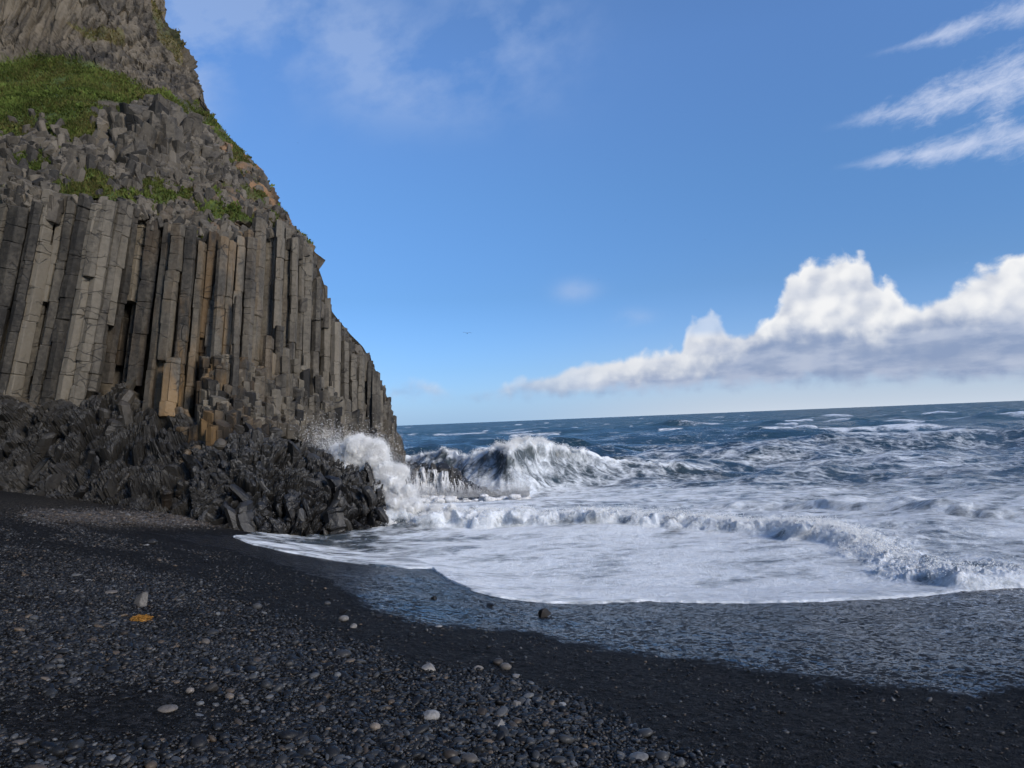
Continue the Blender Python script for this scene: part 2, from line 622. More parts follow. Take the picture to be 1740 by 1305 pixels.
def rowline(px):
    a = np.array(px, float)
    Pw = []
    for x, y, zz in a:
        d = ray(np.array(x), np.array(y))
        k = (zz - CAMZ) / d[2]
        Pw.append((cam_p + k * d)[:2])
    return np.array(Pw)


def signed_line(L):
    """distance in front (-) or behind (+) a polyline, and the position along it"""
    best = np.full(sh, 1e9)
    sg = np.zeros(sh)
    tt = np.zeros(sh)
    acc = 0.0
    for k in range(len(L) - 1):
        a, b = L[k], L[k + 1]
        ab = b - a
        ll = np.hypot(*ab)
        t = np.clip(((X - a[0]) * ab[0] + (Y - a[1]) * ab[1]) / ll ** 2, 0, 1)
        dx, dy = X - (a[0] + t * ab[0]), Y - (a[1] + t * ab[1])
        d = np.hypot(dx, dy)
        side = np.sign(ab[0] * (Y - a[1]) - ab[1] * (X - a[0]))
        mm = d < best
        best = np.where(mm, d, best)
        sg = np.where(mm, side, sg)
        tt = np.where(mm, acc + t * ll, tt)
        acc += ll
    poly = [tuple(q) for q in L] + [(1e6, L[-1][1]), (1e6, 1e6), (-1e6, 1e6), (-1e6, L[0][1])]
    sg = np.where(in_poly(X, Y, poly), 1.0, -1.0)
    return best * sg, tt, acc


near = RR < 66
foam = np.zeros(sh)
# surf roller running up the beach
L1 = rowline([(560, 893, .15), (660, 896, .15), (800, 893, .15), (1000, 894, .15), (1140, 898, .15), (1300, 910, .18), (1400, 922, .22), (1450, 948, .25), (1540, 982, .28),
              (1640, 998, .3), (1740, 1000, .34), (1860, 985, .3)])
d1, t1, len1 = signed_line(L1)
P3 = np.stack([X.ravel(), Y.ravel(), z.ravel() * 0 + 3], 1)
wob = (0.5 * vn(P3 * 0.55, 9) + 0.25 * vn(P3 * 1.7, 10)).reshape(sh)
dd = d1 + wob * 1.3
hh = interp(t1.ravel() / len1, [(0, .85), (.1, .8), (.25, .72), (.4, .64), (.55, .5), (.7, .30), (.85, .28), (1, .26)]).reshape(sh)
hh = hh * np.clip(0.85 + 0.4 * vn(P3 * 0.3, 21).reshape(sh) + .28 * vn(P3 * 0.9, 22).reshape(sh) + .2 * vn(P3 * 2.6, 23).reshape(sh), .35, 1.5)
prof = np.where(dd < 0, 0, sstep(0, 0.75, dd)) * np.where(dd > 0.75, np.exp(-np.clip(dd - 0.75, 0, None) / 2.6), 1)
lump = (1 - np.abs(fbm(P3 * 1.6, 4, 41, 0.55))).reshape(sh)
lump2 = fbm(P3 * 5.5, 3, 47, 0.6).reshape(sh)
body1 = sstep(0, 0.5, dd) * np.exp(-np.clip(dd - 0.6, 0, None) / 1.7) * near
z = z + hh * prof * near * sstep(-.1, .5, de) + body1 * sstep(.1, .9, de) * (0.30 * (lump - 0.72) + 0.13 * lump2 + .07 * fbm(P3 * 13, 2, 49).reshape(sh))
# second crest behind it on the right
L2 = rowline([(1180, 858, .2), (1300, 862, .2), (1400, 868, .2), (1500, 872, .2), (1640, 885, .2), (1800, 890, .2)])
d2, t2, len2 = signed_line(L2)
dd2 = d2 + wob * 1.2
p2 = sstep(0, 0.9, dd2) * np.where(dd2 > 0.9, np.exp(-np.clip(dd2 - 0.9, 0, None) / 2.5), 1)
h2 = interp(t2.ravel() / len2, [(0, .05), (.2, .4), (.4, .85), (.55, .6), (.75, .4), (1, .3)]).reshape(sh)
z += h2 * p2 * near * (0.8 + 0.5 * vn(P3 * .6, 61).reshape(sh))
# the big breaker beyond the rock shelf
L3 = rowline([(620, 812, .3), (700, 815, .3), (780, 824, .3), (860, 832, .3), (900, 826, .3), (960, 815, .3), (1060, 806, .3), (1200, 800, .3)])
d3, t3, len3 = signed_line(L3)
px3, _, _ = proj(np.stack([X, Y, np.full(sh, 1.5)], -1))
dd3 = d3 + wob * 0.9
h3 = interp(px3.ravel(), [(600, 2.0), (690, 2.0), (740, 2.05), (775, 2.25), (800, 2.2), (840, 2.5), (865, 2.85), (885, 2.98), (905, 2.9), (930, 2.6), (960, 2.0), (1010, 1.4), (1080, .8),
                          (1200, .35), (1350, .0)]).reshape(sh)
wface = 2.7
p3 = np.where(dd3 < wface, np.clip(dd3 / wface, 0, 1) ** 1.5 * (dd3 > 0), np.exp(-np.clip(dd3 - wface, 0, None) / 3.2))
rid = fbm(np.stack([X.ravel() * 1.5, Y.ravel() * 0.35, np.zeros(X.size)], 1), 4, 71, 0.6, True).reshape(sh)
body3 = np.clip(h3 * p3 / 1.2, 0, 1) * near
h3 = h3 * .90
z += h3 * p3 * near + body3 * (0.13 * rid + 0.16 * fbm(P3 * 1.4, 4, 73).reshape(sh) + 0.07 * lump2)
top3 = sstep(0.80, 1.0, p3) * body3
z += top3 * 0.28 * (lump - 0.6)

# ---- foam density
pxs, pys, _ = proj(np.stack([X, Y, np.full(sh, 0.2)], -1))
macro = fbm(np.stack([X.ravel() * .06, Y.ravel() * .09, np.zeros(X.size)], 1), 3, 91).reshape(sh)
foam = interp(RR.ravel(), [(12, .8), (30, .80), (38, .77), (48, .64), (60, .51), (80, .40), (110, .31), (180, .22), (350, .13), (900, .03), (40000, .0)]).reshape(sh)
foam += macro * 0.22 * sstep(300, 60, RR)
left_blue = sstep(1000, 800, pxs) * sstep(50, 62, RR)
foam -= 0.22 * left_blue
sw = sstep(3.0, -1.0, d1)           # swash between the edge and the roller
streak = sstep(900, 560, pxs)
foam = foam * (1 - sw) + sw * (0.84 + .22 * fbm(P2 * np.array([.5, 1.1, 1]), 3, 95).reshape(sh) - 0.22 * streak * sstep(950, 915, pys) - 0.16 * streak)
foam = np.maximum(foam, 0.98 * body1)
foam = np.maximum(foam, 0.72 * np.clip(h2 * p2 * 1.6, 0, 1) * near)
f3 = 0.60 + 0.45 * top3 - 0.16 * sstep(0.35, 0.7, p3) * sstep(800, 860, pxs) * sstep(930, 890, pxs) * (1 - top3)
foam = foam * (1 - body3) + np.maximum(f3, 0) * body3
# whitecaps on the highest crests
cap = sstep(0.5, 0.95, zn / (0.35 + 0.001 * np.minimum(RR, 400))) * sstep(45, 70, RR) * sstep(6000, 600, RR)
foam = np.maximum(foam, 0.85 * cap * sstep(0.1, 0.5, vn(P2 * .05, 15).reshape(sh)))
edge_band = np.exp(-np.clip(de, 0, None) / 0.25) * sstep(0, 3, X)
foam = np.clip(np.maximum(foam, edge_band), 0, 1.05)
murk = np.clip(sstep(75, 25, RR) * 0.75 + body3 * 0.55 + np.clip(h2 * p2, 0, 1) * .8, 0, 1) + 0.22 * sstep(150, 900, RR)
curl = 1.1 * np.clip(p3, 0, 1) ** 3 * np.where(dd3 < wface + .4, 1, 0) * body3 * sstep(690, 760, pxs) * sstep(1100, 960, pxs) * (.6 + .8 * vn(P3 * .9, 83).reshape(sh))
curl = curl + 0.45 * np.clip(prof, 0, 1) ** 2 * np.exp(-np.clip(dd - .7, 0, None) / .5) * near * sstep(.3, 1.2, de) * (.5 + vn(P3 * 1.3, 85).reshape(sh))
V = np.stack([X.ravel() + .35 * curl.ravel() * sstep(6, 10, X.ravel()), Y.ravel() - curl.ravel(), z.ravel()], 1)
Q = grid_quads(*sh)[:, ::-1]
Qc = V[Q].mean(1)
fb1 = body1.ravel()[Q].mean(1) > 0.28
fb3 = (body3.ravel()[Q].mean(1) > 0.55) & ~fb1
deq = de.ravel()[Q].max(1)
keep = deq > -0.5
SEA_V, SEA_Z = V, z


def submesh(name, sel, mat):
    q = Q[sel]
    idx, inv = np.unique(q.ravel(), return_inverse=True)
    b = MB()
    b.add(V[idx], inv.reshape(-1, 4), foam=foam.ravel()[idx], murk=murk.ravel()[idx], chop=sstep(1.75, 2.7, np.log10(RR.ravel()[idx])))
    return b.build(name, mat, smooth=True)


tag(submesh('sea', keep & ~fb1 & ~fb3, MAT_SEA), kind='structure')
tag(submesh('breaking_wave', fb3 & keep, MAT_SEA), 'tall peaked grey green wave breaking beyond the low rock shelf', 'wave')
tag(submesh('surf_roller', fb1 & keep, MAT_SEA), 'long low white roller of churning surf running onto the beach', 'wave')


def sea_height(x, y):
    r = np.hypot(x, y)
    a = np.arctan2(x, y)
    i = np.clip(np.searchsorted(R, r), 0, len(R) - 1)
    j = np.clip(np.searchsorted(th, a), 0, len(th) - 1)
    return z[i, j]


# seabed under the water, out of sight
mb = MB()
sbx, sby = np.meshgrid(np.linspace(-120, 120, 40), np.linspace(55, 160, 20), indexing='ij')
mb.add(np.stack([sbx.ravel(), sby.ravel(), np.full(sbx.size, -5.0)], 1), grid_quads(40, 20)[:, ::-1])

# ------------------------------------------------------------------ droplets
TETV = np.array([(1, 1, 1), (-1, -1, 1), (-1, 1, -1), (1, -1, -1)], float) * 0.7
TETF = np.array([(0, 1, 2), (0, 3, 1), (0, 2, 3), (1, 3, 2)])


def droplets(mb, P, size):
    n = len(P)
    if n == 0:
        return
    A = rng.normal(size=(n, 3, 3))
    A, _ = np.linalg.qr(A)
    V = np.einsum('nij,kj->nki', A, TETV) * np.asarray(size)[:, None, None] + P[:, None, :]
    T = TETF[None] + (np.arange(n) * 4)[:, None, None]
    mb.add(V.reshape(-1, 3), None, T.reshape(-1, 3))


# flecks thrown up along the crests
def crest_drops(mb, cond, n, up, size, back=0.3):
    idx = np.flatnonzero(cond.ravel())
    i = rng.choice(idx, n)
    P = V[i] + np.stack([rng.normal(0, .12, n), rng.normal(0, .12, n) + back * rng.random(n), rng.exponential(up, n)], 1)
    droplets(mb, P, size * rng.uniform(.5, 1.4, n))


mb = MB()
crest_drops(mb, (top3 > 0.55) & (pxs > 700) & (pxs < 1000), 12000, 0.06, 0.018)
crest_drops(mb, (top3 > 0.7) & (pxs > 845) & (pxs < 930), 16000, 0.10, 0.018)
crest_drops(mb, (body1 > 0.5) & (d1 < 2.4) & ((RR > 23) | (vn(P2 * 7.7, 5).reshape(sh) > .55)), 45000, 0.05, 0.014)
tag(mb.build('spray', MAT_SPRAY), 'fine white droplets flung off the wave crests', 'spray', kind='stuff')

# ------------------------------------------------------------------ cliff: large form
DEPTH = np.array([
    (-350, 830, 29.5), (-100, 838, 31), (0, 845, 31.5), (100, 850, 31), (200, 862, 30), (300, 885, 29.3), (380, 905, 29.5), (450, 905, 33), (550, 900, 38), (640, 880, 45), (690, 860, 49),
    (-350, 760, 33), (0, 760, 33.5), (200, 760, 33.5), (330, 760, 34), (430, 760, 35.5), (500, 760, 40.5), (600, 760, 46), (690, 770, 51.5),
    (-350, 690, 34), (0, 690, 34.8), (100, 690, 35), (200, 690, 35.8), (260, 690, 37.2), (330, 690, 36.8), (390, 690, 36.8), (450, 690, 40.2), (550, 690, 45), (650, 690, 50.5),
    (-350, 500, 34.5), (0, 500, 35.6), (150, 500, 36), (260, 500, 38), (330, 500, 38), (420, 500, 40), (500, 500, 44), (560, 560, 47),
    (-350, 345, 34.5), (0, 345, 36), (150, 345, 36.8), (260, 380, 38.8), (330, 405, 39), (430, 395, 42), (520, 412, 46),
    (580, 550, 48.5), (620, 600, 50), (650, 660, 51.8),
    (0, 300, 38), (150, 300, 38.8), (300, 300, 43), (400, 300, 46), (460, 320, 49), (0, 240, 42), (150, 240, 42.8), (300, 240, 46), (400, 240, 51),
    (0, 180, 46), (150, 180, 46.5), (300, 180, 51), (360, 180, 56), (0, 110, 52), (60, 108, 53), (200, 150, 52.5), (340, 180, 58),
    (0, 80, 53.5), (100, 80, 54), (200, 80, 55.5), (300, 80, 60), (-350, 100, 50), (-350, 0, 51.5), (0, 0, 54.5), (150, 0, 56), (270, 0, 62),
    (-350, -300, 56), (0, -300, 60), (150, -300, 63), (-350, -700, 60), (0, -700, 66), (100, -700, 70)], float)


def _tps(r2): return np.where(r2 > 0, r2 * np.log(np.maximum(r2, 1e-12)) * 0.5, 0)


_dp = DEPTH[:, :2] / 300.0
_K = _tps(((_dp[:, None] - _dp[None]) ** 2).sum(-1)) + np.eye(len(_dp)) * 0.004
_A = np.block([[_K, np.c_[np.ones(len(_dp)), _dp]], [np.r_[np.ones((1, len(_dp))), _dp.T], np.zeros((3, 3))]])
_w = np.linalg.solve(_A, np.r_[DEPTH[:, 2], 0, 0, 0])


def cliff_depth(x, y):
    x = np.asarray(x, float)
    y = np.asarray(y, float)
    s0 = x.shape
    q = np.stack([x.ravel(), y.ravel()], 1) / 300.0
    out = _w[-3] + q @ _w[-2:]
    for k in range(len(_dp)):
        out += _w[k] * _tps(((q - _dp[k]) ** 2).sum(1))
    return np.clip(out, 27, 90).reshape(s0)


SKY = [(-760, 60), (-700, 100), (-300, 205), (-100, 250), (0, 279), (20, 284), (40, 282), (60, 300), (100, 322), (150, 345), (190, 358), (210, 371), (250, 405), (285, 441),
       (320, 462), (360, 486), (390, 505), (412, 521), (450, 532), (480, 543), (520, 549), (550, 572), (580, 598), (600, 619), (640, 641), (660, 651), (690, 662),
       (720, 668), (750, 678), (775, 690), (800, 697), (905, 700)]
YTOP = [(-400, 335), (0, 348), (60, 346), (110, 338), (170, 342), (220, 348), (280, 380), (330, 408), (380, 402), (430, 392), (480, 388), (520, 416), (545, 484), (580, 552), (620, 602),
        (650, 662), (668, 722), (690, 780)]
YBOT = [(-400, 660), (0, 665), (60, 692), (150, 674), (210, 650), (270, 705), (330, 715), (400, 700), (450, 690), (500, 700), (550, 712), (600, 740), (690, 790)]
YGRASS_LOW = [(-400, 180), (0, 192), (60, 185), (130, 236), (170, 182), (250, 182), (300, 192), (350, 204), (390, 224)]
YGRASS_UP = [(-400, 105), (0, 112), (35, 100), (80, 98), (150, 114), (200, 130), (250, 152), (300, 166), (340, 184), (380, 214)]
TURF = [[(-60, 180), (70, 182), (60, 218), (20, 236), (-60, 240)], [(60, 180), (135, 180), (150, 232), (100, 240)], [(0, 262), (60, 258), (95, 275), (80, 292), (30, 290)], [(100, 300), (150, 285), (200, 305), (218, 338), (150, 345), (105, 330)], [(0, 318), (20, 322), (14, 345), (0, 345)],
        [(95, 225), (165, 205), (165, 240), (120, 245)], [(220, 318), (300, 318), (330, 335), (270, 350)], [(335, 340), (420, 362), (440, 380), (350, 372)], [(430, 325), (458, 335), (450, 350)],
        [(480, 388), (505, 398), (500, 410)], [(395, 245), (415, 262), (410, 275), (396, 262)], [(250, 300), (330, 322), (320, 332), (255, 318)]]
SCRUB = [[(255, 0), (285, 30), (330, 80), (352, 150), (365, 195), (335, 165), (300, 90), (275, 60)], [(120, 50), (210, 55), (215, 68), (150, 72)]]


def grass_mask(x, y, P):
    n = fbm(P * 0.55, 4, 201).reshape(x.shape)
    lo, up = interp(x.ravel(), YGRASS_LOW).reshape(x.shape), interp(x.ravel(), YGRASS_UP).reshape(x.shape)
    g = sstep(-5, 6, (y - up) + n * 14) * sstep(-10, 10, (lo - y) + n * 46)
    for p in TURF:
        c = np.mean(p, 0)
        q = [(c[0] + (a - c[0]) * 1.12, c[1] + (b - c[1]) * 1.12) for a, b in p]
        g = np.maximum(g, in_poly(x + n * 10, y + n * 8, q) * 1.0)
    s = np.zeros(x.shape)
    for p in SCRUB:
        s = np.maximum(s, in_poly(x + n * 10, y + n * 10, p) * (n > -0.1))
    # thin turf between the broken blocks
    yt = interp(x.ravel(), YTOP).reshape(x.shape)
    n2 = fbm(P * 1.3, 3, 207).reshape(x.shape)
    mid = (y > lo) & (y < yt) & (n2 > 0.08)
    g = np.maximum(g, mid * sstep(.08, .3, n2) * 0.7)
    return g, s


ys = np.r_[np.arange(-700, -60, 24), np.arange(-60, 906, 2.2)]
NT_ = 470
tx = np.linspace(0, 1, NT_) ** 0.9
skx = interp(ys, SKY) - 1.5 - 30 * sstep(410, 450, ys) * sstep(800, 770, ys)
gx = -350 + (skx[:, None] + 350) * tx[None]
gy = np.broadcast_to(ys[:, None], gx.shape).copy()
D = cliff_depth(gx, gy)
ex, eD = [3, 8, 16, 30, 50, 90], [1.2, 3.5, 8, 16, 30, 55]
gx = np.concatenate([gx] + [gx[:, -1:] - e for e in ex], 1)
D = np.concatenate([D] + [D[:, -1:] + e for e in eD], 1)
gy = np.broadcast_to(ys[:, None], gx.shape).copy()
csh = gx.shape
B = unproj(gx, gy, D)
du = np.gradient(B, axis=1)
dv = np.gradient(B, axis=0)
N = np.cross(dv, du)
N /= np.linalg.norm(N, axis=-1, keepdims=True) + 1e-9
N[(N @ fw) > 0] *= -1
Pb = B.reshape(-1, 3)
yt = interp(gx.ravel(), YTOP).reshape(csh)
yb = interp(gx.ravel(), YBOT).reshape(csh)
ygl = interp(gx.ravel(), YGRASS_LOW).reshape(csh)
ygu = interp(gx.ravel(), YGRASS_UP).reshape(csh)
w_up = sstep(4, -10, gy - ygu)
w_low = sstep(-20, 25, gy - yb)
w_rub = sstep(-5, 10, gy - ygl) * sstep(8, -8, gy - yt)
g_, s_ = grass_mask(gx, gy, Pb)
# fluted upper wall: narrow slanting ribs
rot = Pb @ np.array([[0.96, 0, 0.10], [0, 1, 0], [-0.2, 0, 1]])
f1, f2, cid = worley(rot * np.array([1.5, 1.1, 0.075]), 301)
f1b, f2b, cidb = worley(rot * np.array([3.9, 2.5, 0.17]), 311)
big = fbm(Pb * 0.11, 3, 321)
flute = (0.5 * (cid - .5) + 0.40 * np.minimum(f2 - f1, .5) + 0.20 * (cidb - .5) + 0.16 * np.minimum(f2b - f1b, .4) + 1.6 * big)
# lower wall: twisted, lumpy, blade-like
wv = Pb + 0.9 * np.stack([fbm(Pb * .5, 3, 331), fbm(Pb * .5, 3, 332), fbm(Pb * .5, 3, 333)], 1)
sw_ = wv @ np.array([[1, 0, 0.55], [0, 1, 0], [-0.55, 0, 1]])
f1, f2, cl = worley(sw_ * np.array([1.15, 1.0, 0.48]), 341)
f1b, f2b, clb = worley(sw_ * np.array([2.7, 2.4, 0.95]), 351)
f1c, f2c, clc = worley(sw_ * np.array([6.0, 5.5, 2.6]), 353)
low = 0.95 * (cl - .5) + 0.55 * dome(f1, .85) + 0.42 * (clb - .5) + 0.34 * dome(f1b, .8) + .12 * (clc - .5) + .12 * dome(f1c, .8) + 0.7 * fbm(Pb * .3, 3, 361) - .6
f1, f2, cu_ = worley(Pb * np.array([1.5, 1.5, 0.9]), 371)
rub = 0.5 * (cu_ - .5) + 0.3 * np.minimum(f2 - f1, .5)
sod = 0.35 * fbm(Pb * 0.7, 4, 381)
disp = (w_up.ravel() * flute + w_low.ravel() * low + w_rub.ravel() * rub)
disp = disp * (1 - 0.85 * np.clip(g_, 0, 1).ravel()) + np.clip(g_, 0, 1).ravel() * sod
colz = (gy > yt + 5) & (gy < yb)
disp = np.where(colz.ravel(), disp * w_low.ravel() - 0.9, disp)
kk = np.ones(csh)
kk[:, -6:] = 0.5
B2 = B + N * (disp.reshape(csh) * kk)[..., None]
B2 = B2 + fw * (2.1 * ((gy > yt - 14 * (gx > 370)) & (gy < yb)))[..., None]
earth = sstep(70, 20, skx[:, None] - gx) * sstep(235, 275, gy) * sstep(425, 385, gy)
earth = np.clip(earth + 0.35 * w_rub * sstep(250, 420, gx) + s_ * 0.55, 0, 1)
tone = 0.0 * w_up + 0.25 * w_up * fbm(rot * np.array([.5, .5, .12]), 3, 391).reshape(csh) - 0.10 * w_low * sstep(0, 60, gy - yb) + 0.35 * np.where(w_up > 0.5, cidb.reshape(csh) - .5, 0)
GR_MASK = np.clip(g_ + 0.45 * s_, 0, 1)

cliff = empty('cliff', tuple(unproj(np.array(250.), np.array(870.), np.array(31.))))
tag(cliff, 'tall dark cliff of grey basalt columns with green grassy ledges beside the sea', 'cliff')
cliff_loc = np.array(cliff.location)


def part(mb, name, mat, smooth=False, parent=cliff):
    o = mb.build(name, mat, None, smooth)
    for v in [0]:
        o.parent = parent
        o.matrix_parent_inverse = Matrix.Translation(-Vector(parent.location))
    return o


Qc_ = grid_quads(*csh)
yq = gy.ravel()[Qc_].mean(1)
xq = gx.ravel()[Qc_].mean(1)


def face_part(name, sel, mat):
    q = Qc_[sel]
    idx, inv = np.unique(q.ravel(), return_inverse=True)
    b = MB()
    b.add(B2.reshape(-1, 3)[idx], inv.reshape(-1, 4), tone=tone.ravel()[idx], earth=earth.ravel()[idx], grass=GR_MASK.ravel()[idx])
    return part(b, name, mat)


r_up = yq < interp(xq, YGRASS_UP) + 3
r_low = yq > interp(xq, YBOT) + 2
face_part('upper_wall', r_up, MAT_FACE)
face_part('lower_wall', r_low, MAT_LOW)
face_part('ledge_slope', ~r_up & ~r_low, MAT_FACE)


# ------------------------------------------------------------------ prisms
def prism(pb, pt, rad, sides=6, seg=1.4, jit=0.14, chamfer=0.12, slip=0.03, tiltcap=0.25, taper=1.0, rs=None, rot=None, bend=None, joint=.90, rough=.035, cap=.9):
    """a weathered prism from pb to pt, broken across into drums by cracks; returns V, Q, T"""
    r = rs or rng
    ax = pt - pb
    L = np.linalg.norm(ax)
    a = ax / L
    e1 = np.cross(a, np.array([0.3, 1.0, 0.1]))
    e1 /= np.linalg.norm(e1)
    e2 = np.cross(a, e1)
    an = (np.arange(sides) + r.uniform(-jit, jit, sides) * 1.6) / sides * 2 * math.pi + (r.random() * 6.28 if rot is None else rot)
    rr = rad * r.uniform(1 - jit, 1 + jit, sides)
    c = np.stack([np.cos(an) * rr, np.sin(an) * rr], 1)
    nx = np.roll(c, -1, 0)
    pv = np.roll(c, 1, 0)
    ring = np.empty((sides * 2, 2))
    ring[0::2] = c + (pv - c) * chamfer
    ring[1::2] = c + (nx - c) * chamfer
    m = sides * 2
    hs = [0.0]
    while hs[-1] < L - 0.25:
        hs.append(min(L, hs[-1] + seg * r.uniform(0.35, 1.7)))
    if hs[-1] < L:
        hs[-1] = L
    if len(hs) < 2:
        hs = [0.0, L]
    rows = []
    off = np.zeros(2)
    for k in range(len(hs) - 1):
        h0, h1 = hs[k], hs[k + 1]
        off = off * 0.6 + r.normal(0, slip, 2)
        sc_ = r.uniform(0.95, 1.05)
        rg = ring * sc_ * (1 + r.normal(0, rough, (m, 1)))
        tl = r.normal(0, 0.13, 2)
        g = 0.035 if h1 - h0 > 0.2 else 0.01
        for hh_, s_in in ((h0, joint if k else cap), (h0 + (g if k or cap > .8 else g + rad * .22), 1.0), ((h0 + h1) / 2, 1.0), (h1 - (g if k < len(hs) - 2 or cap > .8 else g + rad * .25), 1.0), (h1, joint if k < len(hs) - 2 else cap)):
            jj = rg * s_in * (1 + r.normal(0, rough * .7, (m, 1))) + off
            hz = hh_ + (jj @ tl) * (0.5 if 0 < hh_ < L else 0)
            rows.append((jj, hz if np.ndim(hz) else np.full(m, hz)))
    tcap = r.normal(0, tiltcap, 2)
    V = []
    for k, (jj, hz) in enumerate(rows):
        if k >= len(rows) - 2:
            hz = hz + jj @ tcap
        tp = 1 + (taper - 1) * (hz / L)[:, None] if taper != 1 else 1.0
        q = jj * tp
        pt3 = pb + a * hz[:, None] + q[:, :1] * e1 + q[:, 1:] * e2
        if bend is not None:
            u = np.clip(hz / L, 0, 1)[:, None]
            pt3 = pt3 + bend * (4 * u * (1 - u)) * 0.5 + bend * u * u * 0.6
        V.append(pt3)
    nr = len(V)
    V = np.concatenate(V)
    idx = np.arange(nr * m).reshape(nr, m)
    nxt = np.roll(idx, -1, 1)
    Qd = np.stack([idx[:-1].ravel(), nxt[:-1].ravel(), nxt[1:].ravel(), idx[1:].ravel()], 1)
    ctr = V[-m:].mean(0) + a * rad * r.uniform(-0.02, 0.12)
    ctb = V[:m].mean(0) - a * rad * 0.05
    V = np.concatenate([V, [ctr, ctb]])
    T = np.stack([idx[-1], np.roll(idx[-1], -1), np.full(m, len(V) - 2)], 1)
    T2 = np.stack([np.roll(idx[0], -1), idx[0], np.full(m, len(V) - 1)], 1)
    return V, Qd, np.concatenate([T, T2])


# ---- basalt columns: stand side by side along the wall, in several ranks
pxl = np.arange(-330, 690, 2.0)
lean = lambda x: interp(x, [(-330, 60), (0, 78), (150, 66), (300, 34), (430, 20), (560, 6), (690, 2)])
cols = []
rc = np.random.default_rng(3)
for rank, (doff, shift) in enumerate(((1.25, 0.5), (-0.10, 0.0), (-0.5, 0.5), (-1.0, 0.0))):
    x = -330.0
    if rank == 3:
        x = 300.0
    while x < 684:
        yt_, yb_ = float(interp(x, YTOP)), float(interp(x, YBOT))
        ym = (yt_ + yb_) / 2
        Dm = float(cliff_depth(np.array(x), np.array(ym)))
        rad = (0.35 if x < 300 else (0.33 if x < 450 else 0.27)) * rc.uniform(0.7, 1.3)
        wpx = rad * (1.88 if rank else 1.6) / Dm * F
        xx = x + wpx * shift
        y0, y1 = yt_ + rc.normal(0, 8 if xx < 500 else 9), yb_ + rc.normal(0, 20) + 14
        if xx > 500 and rank > 0:
            y0 += abs(rc.normal(0, 16))
        if rank == 1 and rc.random() < 0.12:
            y1 = y0 + (y1 - y0) * rc.uniform(.45, .85)
        if rank == 2:
            pr = 0.26 if xx < 320 else 0.55
            if rc.random() > pr:
                x += wpx
                continue
            if xx < 330:
                k = rc.random()
                if k < 0.45:
                    y1 = y0 + (y1 - y0) * rc.uniform(.3, .8)
                elif k < 0.85:
                    y0 = y0 + (y1 - y0) * rc.uniform(.25, .7)
            else:
                y0 = y0 + (y1 - y0) * rc.uniform(.35, .95) if rc.random() < .8 else y0 + 20
        if rank == 3:
            y0 = y0 + (y1 - y0) * rc.uniform(.55, .97)
        # keep the deep recess near the middle clear
        if 205 < xx < 262 and rank == 2:
            x += wpx
            continue
        dd_ = doff + (rc.choice([0., 0., .25, .42]) if rank == 1 else 0) + (0.45 if 215 < xx < 258 and rank == 1 else 0) + rc.normal(0, 0.24)
        xt, xb = xx + lean(xx) * 0.45 * (1 if xx > 60 else 1), xx - lean(xx) * 0.45
        sl = (xt - xb) / 330.0
        xt, xb = xx + (ym - y0) * sl, xx - (y1 - ym) * sl
        if xt > interp(np.array(y0), SKY) + 2:
            y0 += (xt - interp(np.array(y0), SKY)) * 1.2
        Dt, Db = float(cliff_depth(np.array(xt), np.array(max(y0, yt_ + 6)))), float(cliff_depth(np.array(xb), np.array(min(y1, yb_ + 10))))
        Dm2 = 0.5 * (Dt + Db)
        Dt, Db = 0.6 * Dt + 0.4 * Dm2, 0.6 * Db + 0.4 * Dm2
        pt = unproj(np.array(xt), np.array(y0), np.array(Dt + dd_))
        pb_ = unproj(np.array(xb), np.array(y1), np.array(Db + dd_))
        if y1 - y0 > 12:
            cols.append((xx, y0, y1, rad, pb_, pt, rank))
        x += wpx
# stepped column stumps along the foot of the right-hand wall
for k in range(560):
    x = rc.uniform(345, 690)
    yt_, yb_ = float(interp(x, YTOP)), float(interp(x, YBOT))
    base = min(yb_ + 45, 800)
    topy = base - (base - yt_) * rc.uniform(0.08, 0.5) ** 1.2
    if x < 450:
        topy = rc.uniform(600, 730)
        base = topy + rc.uniform(60, 130)
    Dm = float(cliff_depth(np.array(x), np.array(topy)))
    fr = (topy - yt_) / max(base - yt_, 1)
    if topy < interp(np.array(x), [(345, 600), (450, 625), (520, 660), (560, 670), (600, 640), (640, 660), (690, 770)]):
        if rc.random() < 0.8:
            continue
    dd_ = -0.5 - 1.5 * fr + rc.normal(0, .25)
    rad = 0.29 * rc.uniform(.65, 1.35)
    pt = unproj(np.array(x), np.array(topy), np.array(Dm + dd_))
    pb_ = unproj(np.array(x - 2), np.array(base), np.array(Dm + dd_ + .1))
    cols.append((x, topy, base, rad, pb_, pt, 4))
area = np.array([(c[2] - c[1]) * c[3] * (0.15 if c[6] == 0 else 1) * (0 if c[0] < -12 else 1) for c in cols])
biggest = set(np.argsort(-area)[:100].tolist())
rest = MB()
